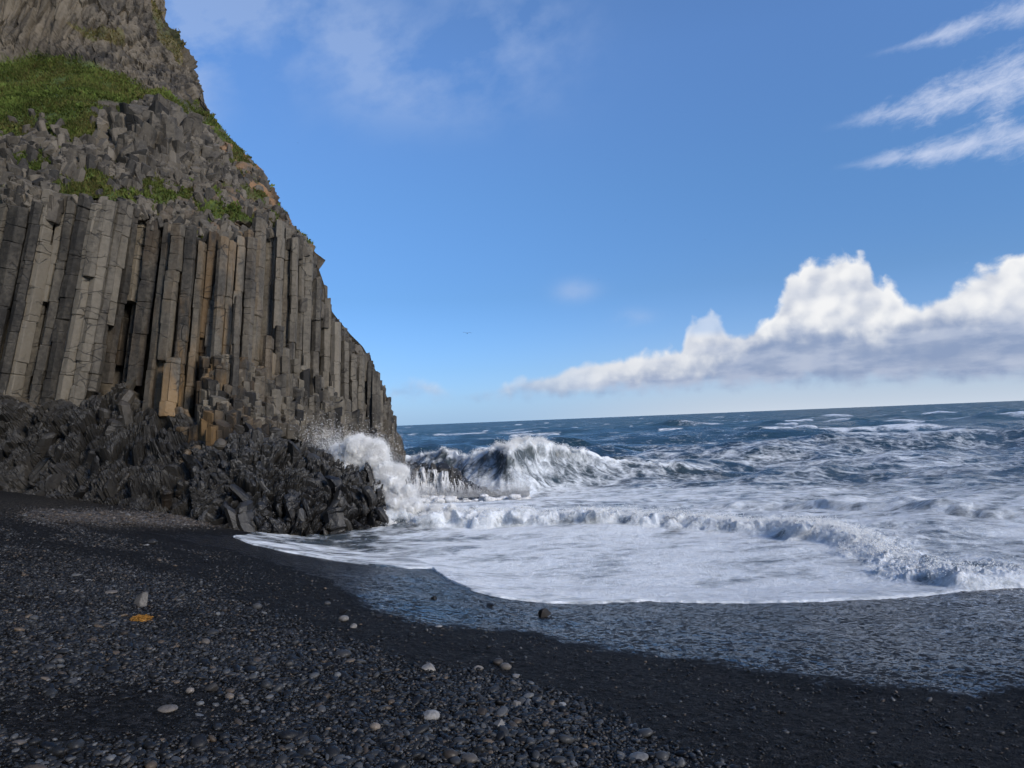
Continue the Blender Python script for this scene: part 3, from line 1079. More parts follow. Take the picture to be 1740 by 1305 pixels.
for i, (x, y0, y1, rad, pb_, pt, rank) in enumerate(cols):
    rs = np.random.default_rng(1000 + i)
    Vv, Qv, Tv = prism(pb_, pt, rad, 6 if rs.random() < .8 else 5, seg=1.25 if x < 330 else 1.7, slip=0.03, rs=rs, tiltcap=0.18 if rank < 4 else 0.28,
                       rot=math.radians(72 if x < 330 else 100) + rs.normal(0, .2), chamfer=.07)
    zt = Vv[:, 2]
    och = np.clip(np.exp(-((x - 310) / 75) ** 2) + 0.5 * np.exp(-((x - 410) / 60) ** 2), 0, 1) * rs.uniform(.2, 1)
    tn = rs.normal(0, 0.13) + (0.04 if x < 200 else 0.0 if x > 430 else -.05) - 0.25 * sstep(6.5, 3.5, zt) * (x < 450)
    if i in biggest:
        b = MB()
        b.add(Vv, Qv, Tv, tone=tn, ochre=och)
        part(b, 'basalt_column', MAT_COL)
    else:
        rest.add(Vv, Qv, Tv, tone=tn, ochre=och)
tag(part(rest, 'broken_columns', MAT_COL), kind='stuff')

# ---- broken blocks above the columns
mb = MB()
rb = np.random.default_rng(17)


def add_block(mb, x, y, rad, hgt, out, tilt, tone_, rs, taper=0.9):
    Dm = float(cliff_depth(np.array(x), np.array(y)))
    c = unproj(np.array(x), np.array(y), np.array(Dm - out))
    axis = np.array([rs.normal(0.10, tilt), rs.normal(-0.05, tilt), 1.0])
    axis /= np.linalg.norm(axis)
    Vv, Qv, Tv = prism(c - axis * hgt * .6, c + axis * hgt * .4, rad, int(rs.integers(4, 7)), seg=9, jit=.26, chamfer=.12, slip=0.0, tiltcap=.38, taper=taper, rs=rs)
    mb.add(Vv, Qv, Tv, tone=tone_)


cnt = 0
while cnt < 2100:
    x, y = rb.uniform(-60, 530), rb.uniform(150, 470)
    s_e = float(interp(np.array(y), SKY))
    if x > s_e - 4:
        continue
    lo, up_ = float(interp(np.array(x), YTOP)), float(interp(np.array(x), YGRASS_LOW))
    if x < 390:
        if y < up_ - 4 or y > lo + 8:
            continue
    elif y > lo + 8:
        continue
    P_ = unproj(np.array([x]), np.array([y]), np.array([45.]))
    gg, ss_ = grass_mask(np.array([x, x, x + 8]), np.array([y, y - 9, y]), np.repeat(P_, 3, 0))
    if gg.max() > 0.3 and rb.random() < 0.95:
        continue
    bigz = math.exp(-((x - 265) / 90) ** 2 - ((y - 235) / 45) ** 2)
    if x < 170 and y > 240:
        bigz = max(bigz, .22)
    near_rim = sstep(70, 10, s_e - x)
    rad = rb.uniform(.13, .32) * (1 + 1.7 * bigz)
    if near_rim > 0.3 and y < 400 and rb.random() < .6:
        continue
    hgt = rad * rb.uniform(1.4, 3.6) * (1 + .7 * bigz)
    add_block(mb, x, y, rad, hgt, rb.uniform(-.1, .3) + .3 * bigz, 0.16 + .12 * (1 - bigz), rb.normal(0.0, .13), np.random.default_rng(5000 + cnt))
    cnt += 1
for k in range(230):
    y = rb.uniform(405, 790)
    x = float(interp(np.array(y), SKY)) - rb.exponential(9) - 4
    rad = rb.uniform(.2, .42)
    add_block(mb, x, y + 4, rad, rad * rb.uniform(1.5, 4), rb.uniform(-.7, .1), .08, rb.normal(-.02, .1), np.random.default_rng(6000 + k), 1.0)
tag(part(mb, 'broken_blocks', MAT_RUB), kind='stuff')

# ---- twisted slabs of the lower wall
mb = MB()
rl = np.random.default_rng(23)
for k in range(44):
    x = rl.uniform(-60, 470)
    yb_ = float(interp(np.array(x), YBOT))
    yf = float(interp(np.array(x), [(-60, 840), (0, 843), (200, 862), (300, 884), (380, 902), (470, 850)]))
    u = rl.random()
    y = yb_ + (yf - yb_) * (u ** 0.9) - 8
    Dm = float(cliff_depth(np.array(x), np.array(y)))
    c = unproj(np.array(x), np.array(y), np.array(Dm - rl.uniform(-.6, .15)))
    sway = rl.normal(0.15, .3) + .6 * u
    axis = np.array([sway, rl.normal(-.15, .3), 1.0])
    axis /= np.linalg.norm(axis)
    rad = rl.uniform(.25, .55) * (1 - .3 * u)
    L = rad * (rl.uniform(2.0, 3.6) if rl.random() < .5 else rl.uniform(4, 6.5))
    bend = np.array([rl.normal(0, .3), rl.normal(-.1, .2), 0]) * L * .5
    Vv, Qv, Tv = prism(c - axis * L * .5, c + axis * L * .5, rad, int(rl.integers(4, 7)), seg=L * .3, jit=.28, chamfer=.3, slip=rad * .04, tiltcap=.35, taper=rl.uniform(.65, 1.05), joint=.98, rough=.06, cap=.62, rs=np.random.default_rng(7000 + k), bend=bend)
    mb.add(Vv, Qv, Tv, tone=rl.normal(0.12 - .34 * u, .1), ochre=.4 * math.exp(-((x - 300) / 70) ** 2) * (1 - u))
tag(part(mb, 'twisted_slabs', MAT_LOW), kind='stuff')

# ---- grass on the ledges
Nf = N.reshape(-1, 3)
gm = GR_MASK.ravel() * ((gy.ravel() > -40) & (gx.ravel() > -120))
cell = np.linalg.norm(np.cross(du, dv), axis=-1).ravel()
prob = gm * np.clip(cell, 0, .2) * np.clip(.65 + 1.2 * fbm(B2.reshape(-1, 3) * .8, 3, 441), .05, 1.5)
NTUFT = 70000
idx = rng.choice(len(prob), NTUFT, p=prob / prob.sum())
j1 = rng.random((NTUFT, 1)) - .5
j2 = rng.random((NTUFT, 1)) - .5
base = B2.reshape(-1, 3)[idx] + du.reshape(-1, 3)[idx] * j1 + dv.reshape(-1, 3)[idx] * j2
patch = fbm(base * 0.9, 3, 401)
weed = (fbm(base * 0.6, 3, 411) > 0.28)
hgt = rng.uniform(.10, .27, NTUFT) * (1 + .5 * patch) * np.where(weed, 1.3, 1)
dirn = Nf[idx] * rng.uniform(.25, .8, (NTUFT, 1)) + np.array([0, 0, 1.0]) * rng.uniform(.2, .9, (NTUFT, 1)) + rng.normal(0, .35, (NTUFT, 3))
dirn /= np.linalg.norm(dirn, axis=1, keepdims=True)
side = np.cross(dirn, rng.normal(size=(NTUFT, 3)))
side /= np.linalg.norm(side, axis=1, keepdims=True)
wd = np.where(weed, .085, .035)[:, None] * rng.uniform(.6, 1.3, (NTUFT, 1))
tip = base + dirn * hgt[:, None]
mid = base + dirn * hgt[:, None] * .55
Vg = np.stack([base - side * wd * .5, mid + side * wd, tip, mid - side * wd], 1).reshape(-1, 3)
Tg = (np.arange(NTUFT) * 4)[:, None] + np.array([[0, 1, 2, 3]])
tn = np.clip(.42 + .7 * patch + .5 * fbm(base * .3, 3, 421) + rng.normal(0, .2, NTUFT) + np.where(weed, .3, 0), 0, 1)
dry = np.clip(.22 + .5 * fbm(base * .5, 3, 431) + rng.normal(0, .22, NTUFT) + .6 * (s_.ravel()[idx] > .3), 0, 1)
mb = MB()
mb.add(Vg, Tg, None, tone=np.repeat(tn, 4), dry=np.repeat(dry, 4))
tag(mb.build('grass', MAT_GRASS), 'green grass and weeds growing on the cliff ledges', 'grass', kind='stuff')

# ------------------------------------------------------------------ lava rock spur in front of the cliff
SP_RIDGE = [(330, 770), (400, 745), (450, 745), (480, 758), (520, 772), (560, 786), (600, 803), (630, 822), (648, 842), (653, 868)]
SP_FOOT = [(330, 905), (380, 912), (450, 914), (520, 910), (600, 905), (640, 902), (653, 895)]
nu, nv = 300, 170
uu = np.linspace(330, 653, nu)
ry, fy = interp(uu, SP_RIDGE), interp(uu, SP_FOOT)
rD = interp(uu, [(330, 33.5), (400, 33.8), (450, 34.2), (520, 35), (600, 34), (640, 33), (653, 32.4)])
fD = interp(uu, [(330, 28.4), (380, 27.9), (450, 28.2), (520, 29), (600, 30), (640, 31), (653, 31.8)])
vv = np.linspace(0, 1, nv)
sy = ry[None] + (fy - ry)[None] * vv[:, None]
sxx = np.broadcast_to(uu[None], sy.shape).copy()
bul = np.sin(vv * math.pi)[:, None]
sD = rD[None] + (fD - rD)[None] * (vv[:, None] ** 0.8) - bul * 0.5
# back of the spur, out of sight from the beach
bk = 14
for k in range(1, bk + 1):
    sy = np.r_[(ry + 2 + k * k * 0.55)[None], sy]
    sxx = np.r_[uu[None], sxx]
    sD = np.r_[(rD + k * 0.22)[None], sD]
# the seaward end, wrapped round
for k in range(1, 9):
    sxx = np.c_[sxx, sxx[:, nu - 1:nu] - k * 3.0]
    sy = np.c_[sy, sy[:, -1:] + 0.5]
    sD = np.c_[sD, sD[:, -1:] + 0.28]
Bs = unproj(sxx, sy, sD)
d_u, d_v = np.gradient(Bs, axis=1), np.gradient(Bs, axis=0)
Ns = np.cross(d_v, d_u)
Ns /= np.linalg.norm(Ns, axis=-1, keepdims=True) + 1e-9
Ps = Bs.reshape(-1, 3)
wv = Ps + .7 * np.stack([fbm(Ps * .6, 3, 431), fbm(Ps * .6, 3, 432), fbm(Ps * .6, 3, 433)], 1)
wv = wv @ np.array([[1, 0, 0.62], [0, 1, 0], [-0.62, 0, 1]])
f1, f2, c1 = worley(wv * np.array([1.7, 1.5, .62]), 441)
f1b, f2b, c2 = worley(wv * np.array([3.6, 3.3, 1.25]), 451)
f1c, f2c, c3 = worley(wv * np.array([8, 7.5, 3.2]), 453)
dsp = .62 * (c1 - .5) + .42 * dome(f1, .8) + .36 * (c2 - .5) + .30 * dome(f1b, .75) + .10 * (c3 - .5) + .10 * dome(f1c, .75) - .4
B3 = Bs + Ns * (dsp.reshape(sy.shape) * np.clip(np.r_[np.full(bk, .6), np.full(nv, 1.)], 0, 1)[:, None])[..., None]
mb = MB()
tn_s = .14 * (c1 - .5) + .2 * (c2 - .5) - .1 * np.clip(np.r_[np.zeros(bk), vv], 0, 1).repeat(sy.shape[1])
mb.add(B3.reshape(-1, 3), grid_quads(*sy.shape), tone=tn_s)
spur = empty('rock_spur', tuple(unproj(np.array(520.), np.array(905.), np.array(29.5))))
tag(spur, 'low black wet lava rock spur with curved blades where the spray bursts', 'rock')
part(mb, 'spur_body', MAT_SPUR, parent=spur)
mb = MB()
rl = np.random.default_rng(29)
for k in range(150):
    j = rl.integers(2, nu - 1)
    v = rl.random() ** .9
    i = bk + int(v * (nv - 1))
    c = Bs[i, j] + Ns[i, j] * rl.uniform(-.12, .2)
    axis = Ns[i, j] * rl.uniform(.1, .7) + np.array([rl.normal(-.45, .35), rl.normal(0, .3), rl.normal(.9, .3)])
    axis /= np.linalg.norm(axis)
    rad = rl.lognormal(math.log(.19), .45)
    L = min(rad * (rl.uniform(1.5, 3.0) if rl.random() < .5 else rl.uniform(3.5, 7)), 2.0)
    bend = np.array([rl.normal(.3, .45), rl.normal(0, .3), rl.normal(-.1, .15)]) * L * .7
    Vv, Qv, Tv = prism(c - axis * L * .6, c + axis * L * .4, rad, int(rl.integers(4, 6)), seg=L * .25, jit=.3, chamfer=.3, slip=rad * .03, tiltcap=.35, taper=rl.uniform(.55, 1.05), joint=.985, rough=.07, cap=.6, rs=np.random.default_rng(9000 + k), bend=bend)
    mb.add(Vv, Qv, Tv, tone=rl.normal(.0, .16))
tag(part(mb, 'curved_blades', MAT_SPUR, parent=spur), kind='stuff')

# ------------------------------------------------------------------ rock shelf with falling water
SH_TOP = [(640, 792), (690, 796), (720, 797), (750, 795), (770, 801), (788, 822), (815, 836), (845, 848), (880, 862)]
uu = np.linspace(640, 880, 150)
ty = interp(uu, SH_TOP)
by_ = interp(uu, [(640, 858), (700, 858), (800, 858), (845, 862), (880, 868)])
vv = np.linspace(0, 1, 46)
fsy = ty[None] + (by_ - ty)[None] * vv[:, None]
fsx = np.broadcast_to(uu[None], fsy.shape).copy()
fD_ = interp(uu, [(640, 43.5), (770, 43), (800, 43), (880, 42.5)])
fsD = fD_[None] - 1.1 * vv[:, None] ** 1.5
for k in range(1, 13):
    fsy = np.r_[(ty - 0.35 * k + (0.5 * k if k > 8 else 0))[None], fsy]
    fsx = np.r_[uu[None], fsx]
    fsD = np.r_[(fD_ + k * .32)[None], fsD]
Bf = unproj(fsx, fsy, fsD)
d_u, d_v = np.gradient(Bf, axis=1), np.gradient(Bf, axis=0)
Nf_ = np.cross(d_v, d_u)
Nf_ /= np.linalg.norm(Nf_, axis=-1, keepdims=True) + 1e-9
Pf = Bf.reshape(-1, 3)
f1, f2, c1 = worley(Pf * np.array([1.6, 1.2, .7]), 461)
f1b, f2b, c2 = worley(Pf * np.array([3.6, 3, 1.6]), 471)
Bf2 = Bf + Nf_ * (.5 * (c1 - .5) + .35 * np.minimum(f2 - f1, .5) + .2 * (c2 - .5)).reshape(fsy.shape)[..., None]
mb = MB()
mb.add(Bf2.reshape(-1, 3), grid_quads(*fsy.shape), tone=.1 * (c1 - .5))
shelf = empty('rock_shelf', tuple(unproj(np.array(760.), np.array(846.), np.array(42.5))))
tag(shelf, 'low dark rock shelf at the cliff foot with white water pouring off it', 'rock')
part(mb, 'shelf_body', MAT_SPUR, parent=shelf)
mb = MB()
rl = np.random.default_rng(31)
for (cx_, cy_, rad) in ((752, 800, .55), (768, 803, .45), (735, 799, .35), (705, 800, .4), (775, 815, .4), (788, 826, .3)):
    c = unproj(np.array(float(cx_)), np.array(float(cy_)), np.array(43.2))
    Vv, Qv, Tv = prism(c - np.array([0, 0, .7]), c + np.array([.1, 0, .25]), rad, 6, seg=.6, jit=.3, chamfer=.25, slip=.05, tiltcap=.3, taper=.7, rs=np.random.default_rng(int(cx_)))
    mb.add(Vv, Qv, Tv, tone=-.05)
part(mb, 'shelf_boulders', MAT_SPUR, parent=shelf)


def ico(sub):
    import bmesh
    bm = bmesh.new()
    bmesh.ops.create_icosphere(bm, subdivisions=sub, radius=1)
    Vv = np.array([v.co[:] for v in bm.verts])
    Tv = np.array([[v.index for v in f.verts] for f in bm.faces])
    bm.free()
    return Vv, Tv


def foam_material():
    m, t, out = new_mat('falling_foam')
    p = t.pos()
    n = t.noise(t.vmul(p, (3, 3, .5)), 4, 5, .7)
    c = t.mix(t.ss(.3, .7, n), (.55, .56, .57), (.84, .84, .84))
    d = t.nd('ShaderNodeBsdfDiffuse', {'Color': c, 'Normal': t.bump(n, .8, .1)})
    t.nt.links.new(d.outputs[0], out.inputs['Surface'])
    return m


MAT_FALL = foam_material()
mb = MB()

nrow, ncol = fsy.shape
for k in range(260):
    j = int(rl.uniform(6, ncol - 3))
    dens = interp(np.array(fsx[0, j]), [(655, .8), (700, .5), (730, 1), (760, .8), (775, .25), (790, .5), (820, .9), (880, 1)])
    if rl.random() > dens:
        continue
    i0 = int(rl.uniform(6, 15)) if rl.random() < .7 else int(rl.uniform(14, 34))
    i1 = nrow - 1 if rl.random() < .75 else int(rl.uniform(i0 + 8, nrow))
    w = rl.uniform(.010, .045) * (3.0 if rl.random() < .10 else 1)
    path = []
    jj = float(j)
    for i in range(i0, i1):
        jj = np.clip(jj + rl.normal(0.03, .28), 0, ncol - 1)
        c = Bf2[i, int(jj)] + Nf_[i, int(jj)] * 0.07 + np.array([0, -.03, 0])
        if c[1] and Nf_[i, int(jj)] @ fw > 0:
            c = Bf2[i, int(jj)] - Nf_[i, int(jj)] * 0.07
        path.append(c)
    path = np.array(path)
    if len(path) < 6:
        continue
    kp = np.ones(5) / 5
    path = np.stack([np.convolve(np.pad(path[:, a], 2, mode='edge'), kp, mode='valid') for a in range(3)], 1)
    n = len(path)
    ww = w * (1 + .5 * rl.normal(0, .4, n)).clip(.3, 2) * np.linspace(.7, 1.5, n)
    sd = np.array([1.0, .2, 0])
    fr = np.array([0, -1.0, .3]) * w * .6
    VV = np.stack([path - sd * ww[:, None], path + fr, path + sd * ww[:, None], path - fr * .8], 1).reshape(-1, 3)
    a = np.arange(n - 1)[:, None] * 4
    qq = np.concatenate([np.stack([a[:, 0] + q, a[:, 0] + (q + 1) % 4, a[:, 0] + 4 + (q + 1) % 4, a[:, 0] + 4 + q], 1) for q in range(4)])
    mb.add(VV, qq)
for k in range(150):
    vx = rl.uniform(684, 900)
    c = unproj(np.array(vx), np.array(interp(np.array(vx), [(684, 851), (800, 851), (900, 849)]) + rl.normal(0, 3.5)), np.array(41.3 + rl.normal(0, .35)))
    rr_ = rl.uniform(.06, .24)
    nn = fbm(ico(2)[0] * 1.8 + k * 3.7, 3, 511)
    mb.add(ico(2)[0] * (1 + .6 * nn)[:, None] * rr_ * np.array([1.7, 1, .75]) + c, None, ico(2)[1])
n = 14000
vx = rl.uniform(680, 900, n)
vy = interp(vx, [(680, 846), (800, 845), (885, 842)]) - rl.exponential(8, n)
fpts = unproj(vx, vy, 41.6 + rl.normal(0, .3, n))
droplets(mb, fpts, rl.uniform(.01, .03, n))
tag(mb.build('waterfall', MAT_FALL, smooth=True), 'thin white cascades of seawater streaming down the low rock shelf', 'waterfall')

# ------------------------------------------------------------------ spray bursting behind the spur

IC1, IC2, IC3, IC4 = ico(1), ico(2), ico(3), ico(4)
# puffs: photo point, distance, radius in metres
PUFF = [(612, 764, 34.8, .8), (640, 778, 34.6, .85), (668, 800, 34.2, .8), (684, 850, 32.6, .75), (700, 893, 31.0, .45), (740, 886, 31.0, .5), (775, 884, 31, .45), (600, 772, 34.8, .9), (585, 770, 35.2, .7), (662, 826, 33.6, .95), (690, 872, 31.6, .85), (720, 884, 31.3, .5), (665, 895, 30.9, .45), (604, 792, 34.6, 1.0), (590, 785, 35.2, .75), (620, 790, 34.6, .85), (640, 800, 34.4, .85), (655, 815, 34.0, .85), (660, 840, 33.4, .8), (668, 862, 32.6, .75), (672, 884, 31.6, .65), (690, 880, 31.6, .7),
        (655, 888, 31.0, .4), (712, 876, 31.6, .7), (690, 860, 33, .7), (630, 815, 34.8, 1.0), (606, 770, 35, .55), (648, 790, 35, .5), (735, 876, 31.4, .6), (575, 778, 35.8, .5), (618, 768, 35, .5),
        (636, 776, 35, .45), (672, 806, 35, .45), (760, 876, 31, .5)]
splash = empty('splash', tuple(unproj(np.array(670.), np.array(895.), np.array(31.4))))
tag(splash, 'billowing white plume of spray bursting up behind the black rock spur', 'splash')
mb = MB()
fbk = MB()
rp = np.random.default_rng(37)
pts, szs = [], []
for (x, y, d, r_) in PUFF:
    c = unproj(np.array(float(x)), np.array(float(y)), np.array(d))
    # puffs of puffs
    for k in range(16):
        dirv = rp.normal(size=3)
        dirv /= np.linalg.norm(dirv)
        rr_ = r_ * rp.uniform(.16, .42)
        cc = c + dirv * r_ * rp.uniform(.3, .8)
        Vv = IC3[0].copy()
        sd_ = rp.random(3) * 50
        nn = fbm(Vv * 1.6 + sd_, 3, 501) + .55 * fbm(Vv * 6 + sd_, 2, 505)
        fbk.add(Vv * (1 + .6 * nn)[:, None] * rr_ * np.array([1, 1, 1.15]) * .92 + cc, None, IC3[1])
        n = int(5200 * (rr_ / .3) ** 1.6)
        dv_ = rp.normal(size=(n, 3))
        dv_ /= np.linalg.norm(dv_, axis=1, keepdims=True)
        rad = rr_ * (0.75 + rp.random(n) * .4 + rp.exponential(.2, n))
        pts.append(cc + dv_ * rad[:, None])
        szs.append(rp.uniform(.006, .017, n))
part(fbk, 'foam_core', MAT_SPRAY, smooth=True, parent=splash)
# thin veil blown to the left and grains flung outwards
n = 7000
vx = rp.normal(565, 24, n)
vy = rp.normal(762, 20, n) + (vx - 565) * .25
keepv = vy < interp(vx, SP_RIDGE) + 12
pts.append(unproj(vx, vy, rp.normal(36.2, .6, n))[keepv])
szs.append(rp.uniform(.006, .017, n)[keepv])
n = 9000
a_ = rp.random(n)
vx = interp(a_, [(0, 600), (.3, 640), (.6, 690), (1, 720)]) + rp.normal(0, 24, n)
vy = interp(a_, [(0, 765), (.3, 775), (.6, 830), (1, 860)]) + rp.normal(0, 22, n)
pts.append(unproj(vx, vy, rp.normal(34.5, .8, n)))
szs.append(rp.uniform(.006, .018, n))
mb = MB()
droplets(mb, np.concatenate(pts), np.concatenate(szs))
tag(part(mb, 'droplets', MAT_SPRAY, parent=splash), kind='stuff')

# ------------------------------------------------------------------ pebbles
rp = np.random.default_rng(41)
cand = 1300000
Rr = np.sqrt(rp.uniform(2.4 ** 2, 34 ** 2, cand))
tt = np.radians(rp.uniform(-42, 40, cand))
px_, py_ = Rr * np.sin(tt), Rr * np.cos(tt)
gzp = ground_z(px_, py_)
qx, qy, _ = proj(np.stack([px_, py_, gzp], 1))
upper = interp(qx, [(-200, 880), (0, 890), (200, 930), (350, 985), (500, 1030), (700, 1100), (850, 1120), (1000, 1170), (1150, 1240), (1400, 1330), (2000, 1500)])
band = sstep(0, 60, qy - upper)
fine_corner = sstep(1150, 1200, qy + (qx - 150) * .05) * sstep(520, 250, qx) * sstep(1275, 1235, qy - (qx - 60) * .3 * (qx < 120))
nz = fbm(np.stack([px_ * .8, py_ * .8, 0 * px_], 1), 3, 601)
dens = band * (1 - .8 * fine_corner) * np.clip(.75 + .7 * nz, .1, 1)
dens = np.maximum(dens, (.07 + .40 * sstep(520, 120, qx) * sstep(-.15, .35, nz)) * sstep(862, 900, qy) * (py_ < wet_y(px_) - .1))
strip = np.exp(-((qy - 880 - .03 * (qx - 200)) / 13) ** 2) * sstep(420, 330, qx) * sstep(-40, 120, qx)
dens = np.maximum(dens, .42 * strip)
sel = (rp.random(cand) < dens) & (qy > 860) & (qy < 1420) & (qx > -160) & (qx < 1900) & (py_ < edge_y(px_))
px_, py_, gzp, Rr, nz, dn, qx, qy, fc_ = px_[sel], py_[sel], gzp[sel], Rr[sel], nz[sel], dens[sel], qx[sel], qy[sel], fine_corner[sel]
strip = strip[sel]
n = len(px_)
size = np.clip(rp.lognormal(math.log(.0145), .42, n), .007, .055) * (1 - .4 * fc_) * np.where(dn < .2, .8, 1) * (1 + 1.3 * strip)
far_keep = (size > .0009 * Rr)
idx = np.flatnonzero(far_keep)
idx = rp.permutation(idx)[:115000]


def pebble_batch(mb, ic, idx):
    V0, T0 = ic
    n = len(idx)
    k = len(V0)
    s = size[idx]
    sc3 = np.stack([rp.uniform(.85, 1.5, n), rp.uniform(.7, 1.05, n), rp.uniform(.35, .7, n)], 1)
    yaw = rp.uniform(0, 6.28, n)
    tilt = rp.normal(0, .30, n)
    # lumpy: each pebble is pinched along a few random planes
    W = np.broadcast_to(V0[None], (n, k, 3)).copy()
    for _ in range(4):
        dvec = rp.normal(size=(n, 3))
        dvec /= np.linalg.norm(dvec, axis=1, keepdims=True)
        lim = rp.uniform(.45, .95, n)
        pr = np.einsum('nkj,nj->nk', W, dvec)
        ex_ = np.clip(pr - lim[:, None], 0, None) * .85
        W -= ex_[..., None] * dvec[:, None, :]
    W *= (sc3 * s[:, None])[:, None, :]
    ct, st = np.cos(tilt)[:, None], np.sin(tilt)[:, None]
    x, y, zz = W[..., 0], W[..., 1], W[..., 2]
    x, zz = x * ct - zz * st, x * st + zz * ct
    cy, sy_ = np.cos(yaw)[:, None], np.sin(yaw)[:, None]
    W = np.stack([x * cy - y * sy_, x * sy_ + y * cy, zz], -1)
    W += np.stack([px_[idx], py_[idx], gzp[idx] + s * rp.uniform(.05, .5, n)], 1)[:, None, :]
    T = T0[None] + (np.arange(n) * k)[:, None, None]
    tone_ = np.clip(rp.beta(1.1, 4.4, n) * .9 + .05 * nz[idx], 0, 1)
    tone_ = tone_ + .28 * strip[idx] * rp.random(n)
    tone_ = np.where(rp.random(n) < .018, rp.uniform(.6, 1, n), tone_)
    warm = np.where(rp.random(n) < .07, rp.uniform(.1, .5, n), 0)
    warm = np.maximum(warm, .4 * strip[idx] * rp.random(n))
    mb.add(W.reshape(-1, 3), None, T.reshape(-1, 3), tone=np.repeat(tone_, k), warm=np.repeat(warm, k))


ang = size[idx] / Rr[idx]
bigp = idx[ang > .0042]
smallp = idx[ang <= .0042]
mb = MB()
pebble_batch(mb, IC2 if len(bigp) < 9000 else IC1, bigp)
V12 = IC1
import bmesh as _bm
_b = _bm.new()
_bm.ops.create_icosphere(_b, subdivisions=1, radius=1)
_b.free()
t5 = (1 + 5 ** .5) / 2
ICV = np.array([(-1, t5, 0), (1, t5, 0), (-1, -t5, 0), (1, -t5, 0), (0, -1, t5), (0, 1, t5), (0, -1, -t5), (0, 1, -t5), (t5, 0, -1), (t5, 0, 1), (-t5, 0, -1), (-t5, 0, 1)]) / math.sqrt(1 + t5 * t5)
ICT = np.array([(0, 11, 5), (0, 5, 1), (0, 1, 7), (0, 7, 10), (0, 10, 11), (1, 5, 9), (5, 11, 4), (11, 10, 2), (10, 7, 6), (7, 1, 8), (3, 9, 4), (3, 4, 2), (3, 2, 6), (3, 6, 8), (3, 8, 9), (4, 9, 5), (2, 4, 11), (6, 2, 10), (8, 6, 7), (9, 8, 1)])
pebble_batch(mb, (ICV, ICT), smallp)
print('pebbles', len(bigp), len(smallp))
tag(mb.build('pebbles', MAT_PEB, smooth=True), 'dark grey rounded pebbles covering the near beach', 'pebbles', kind='stuff')

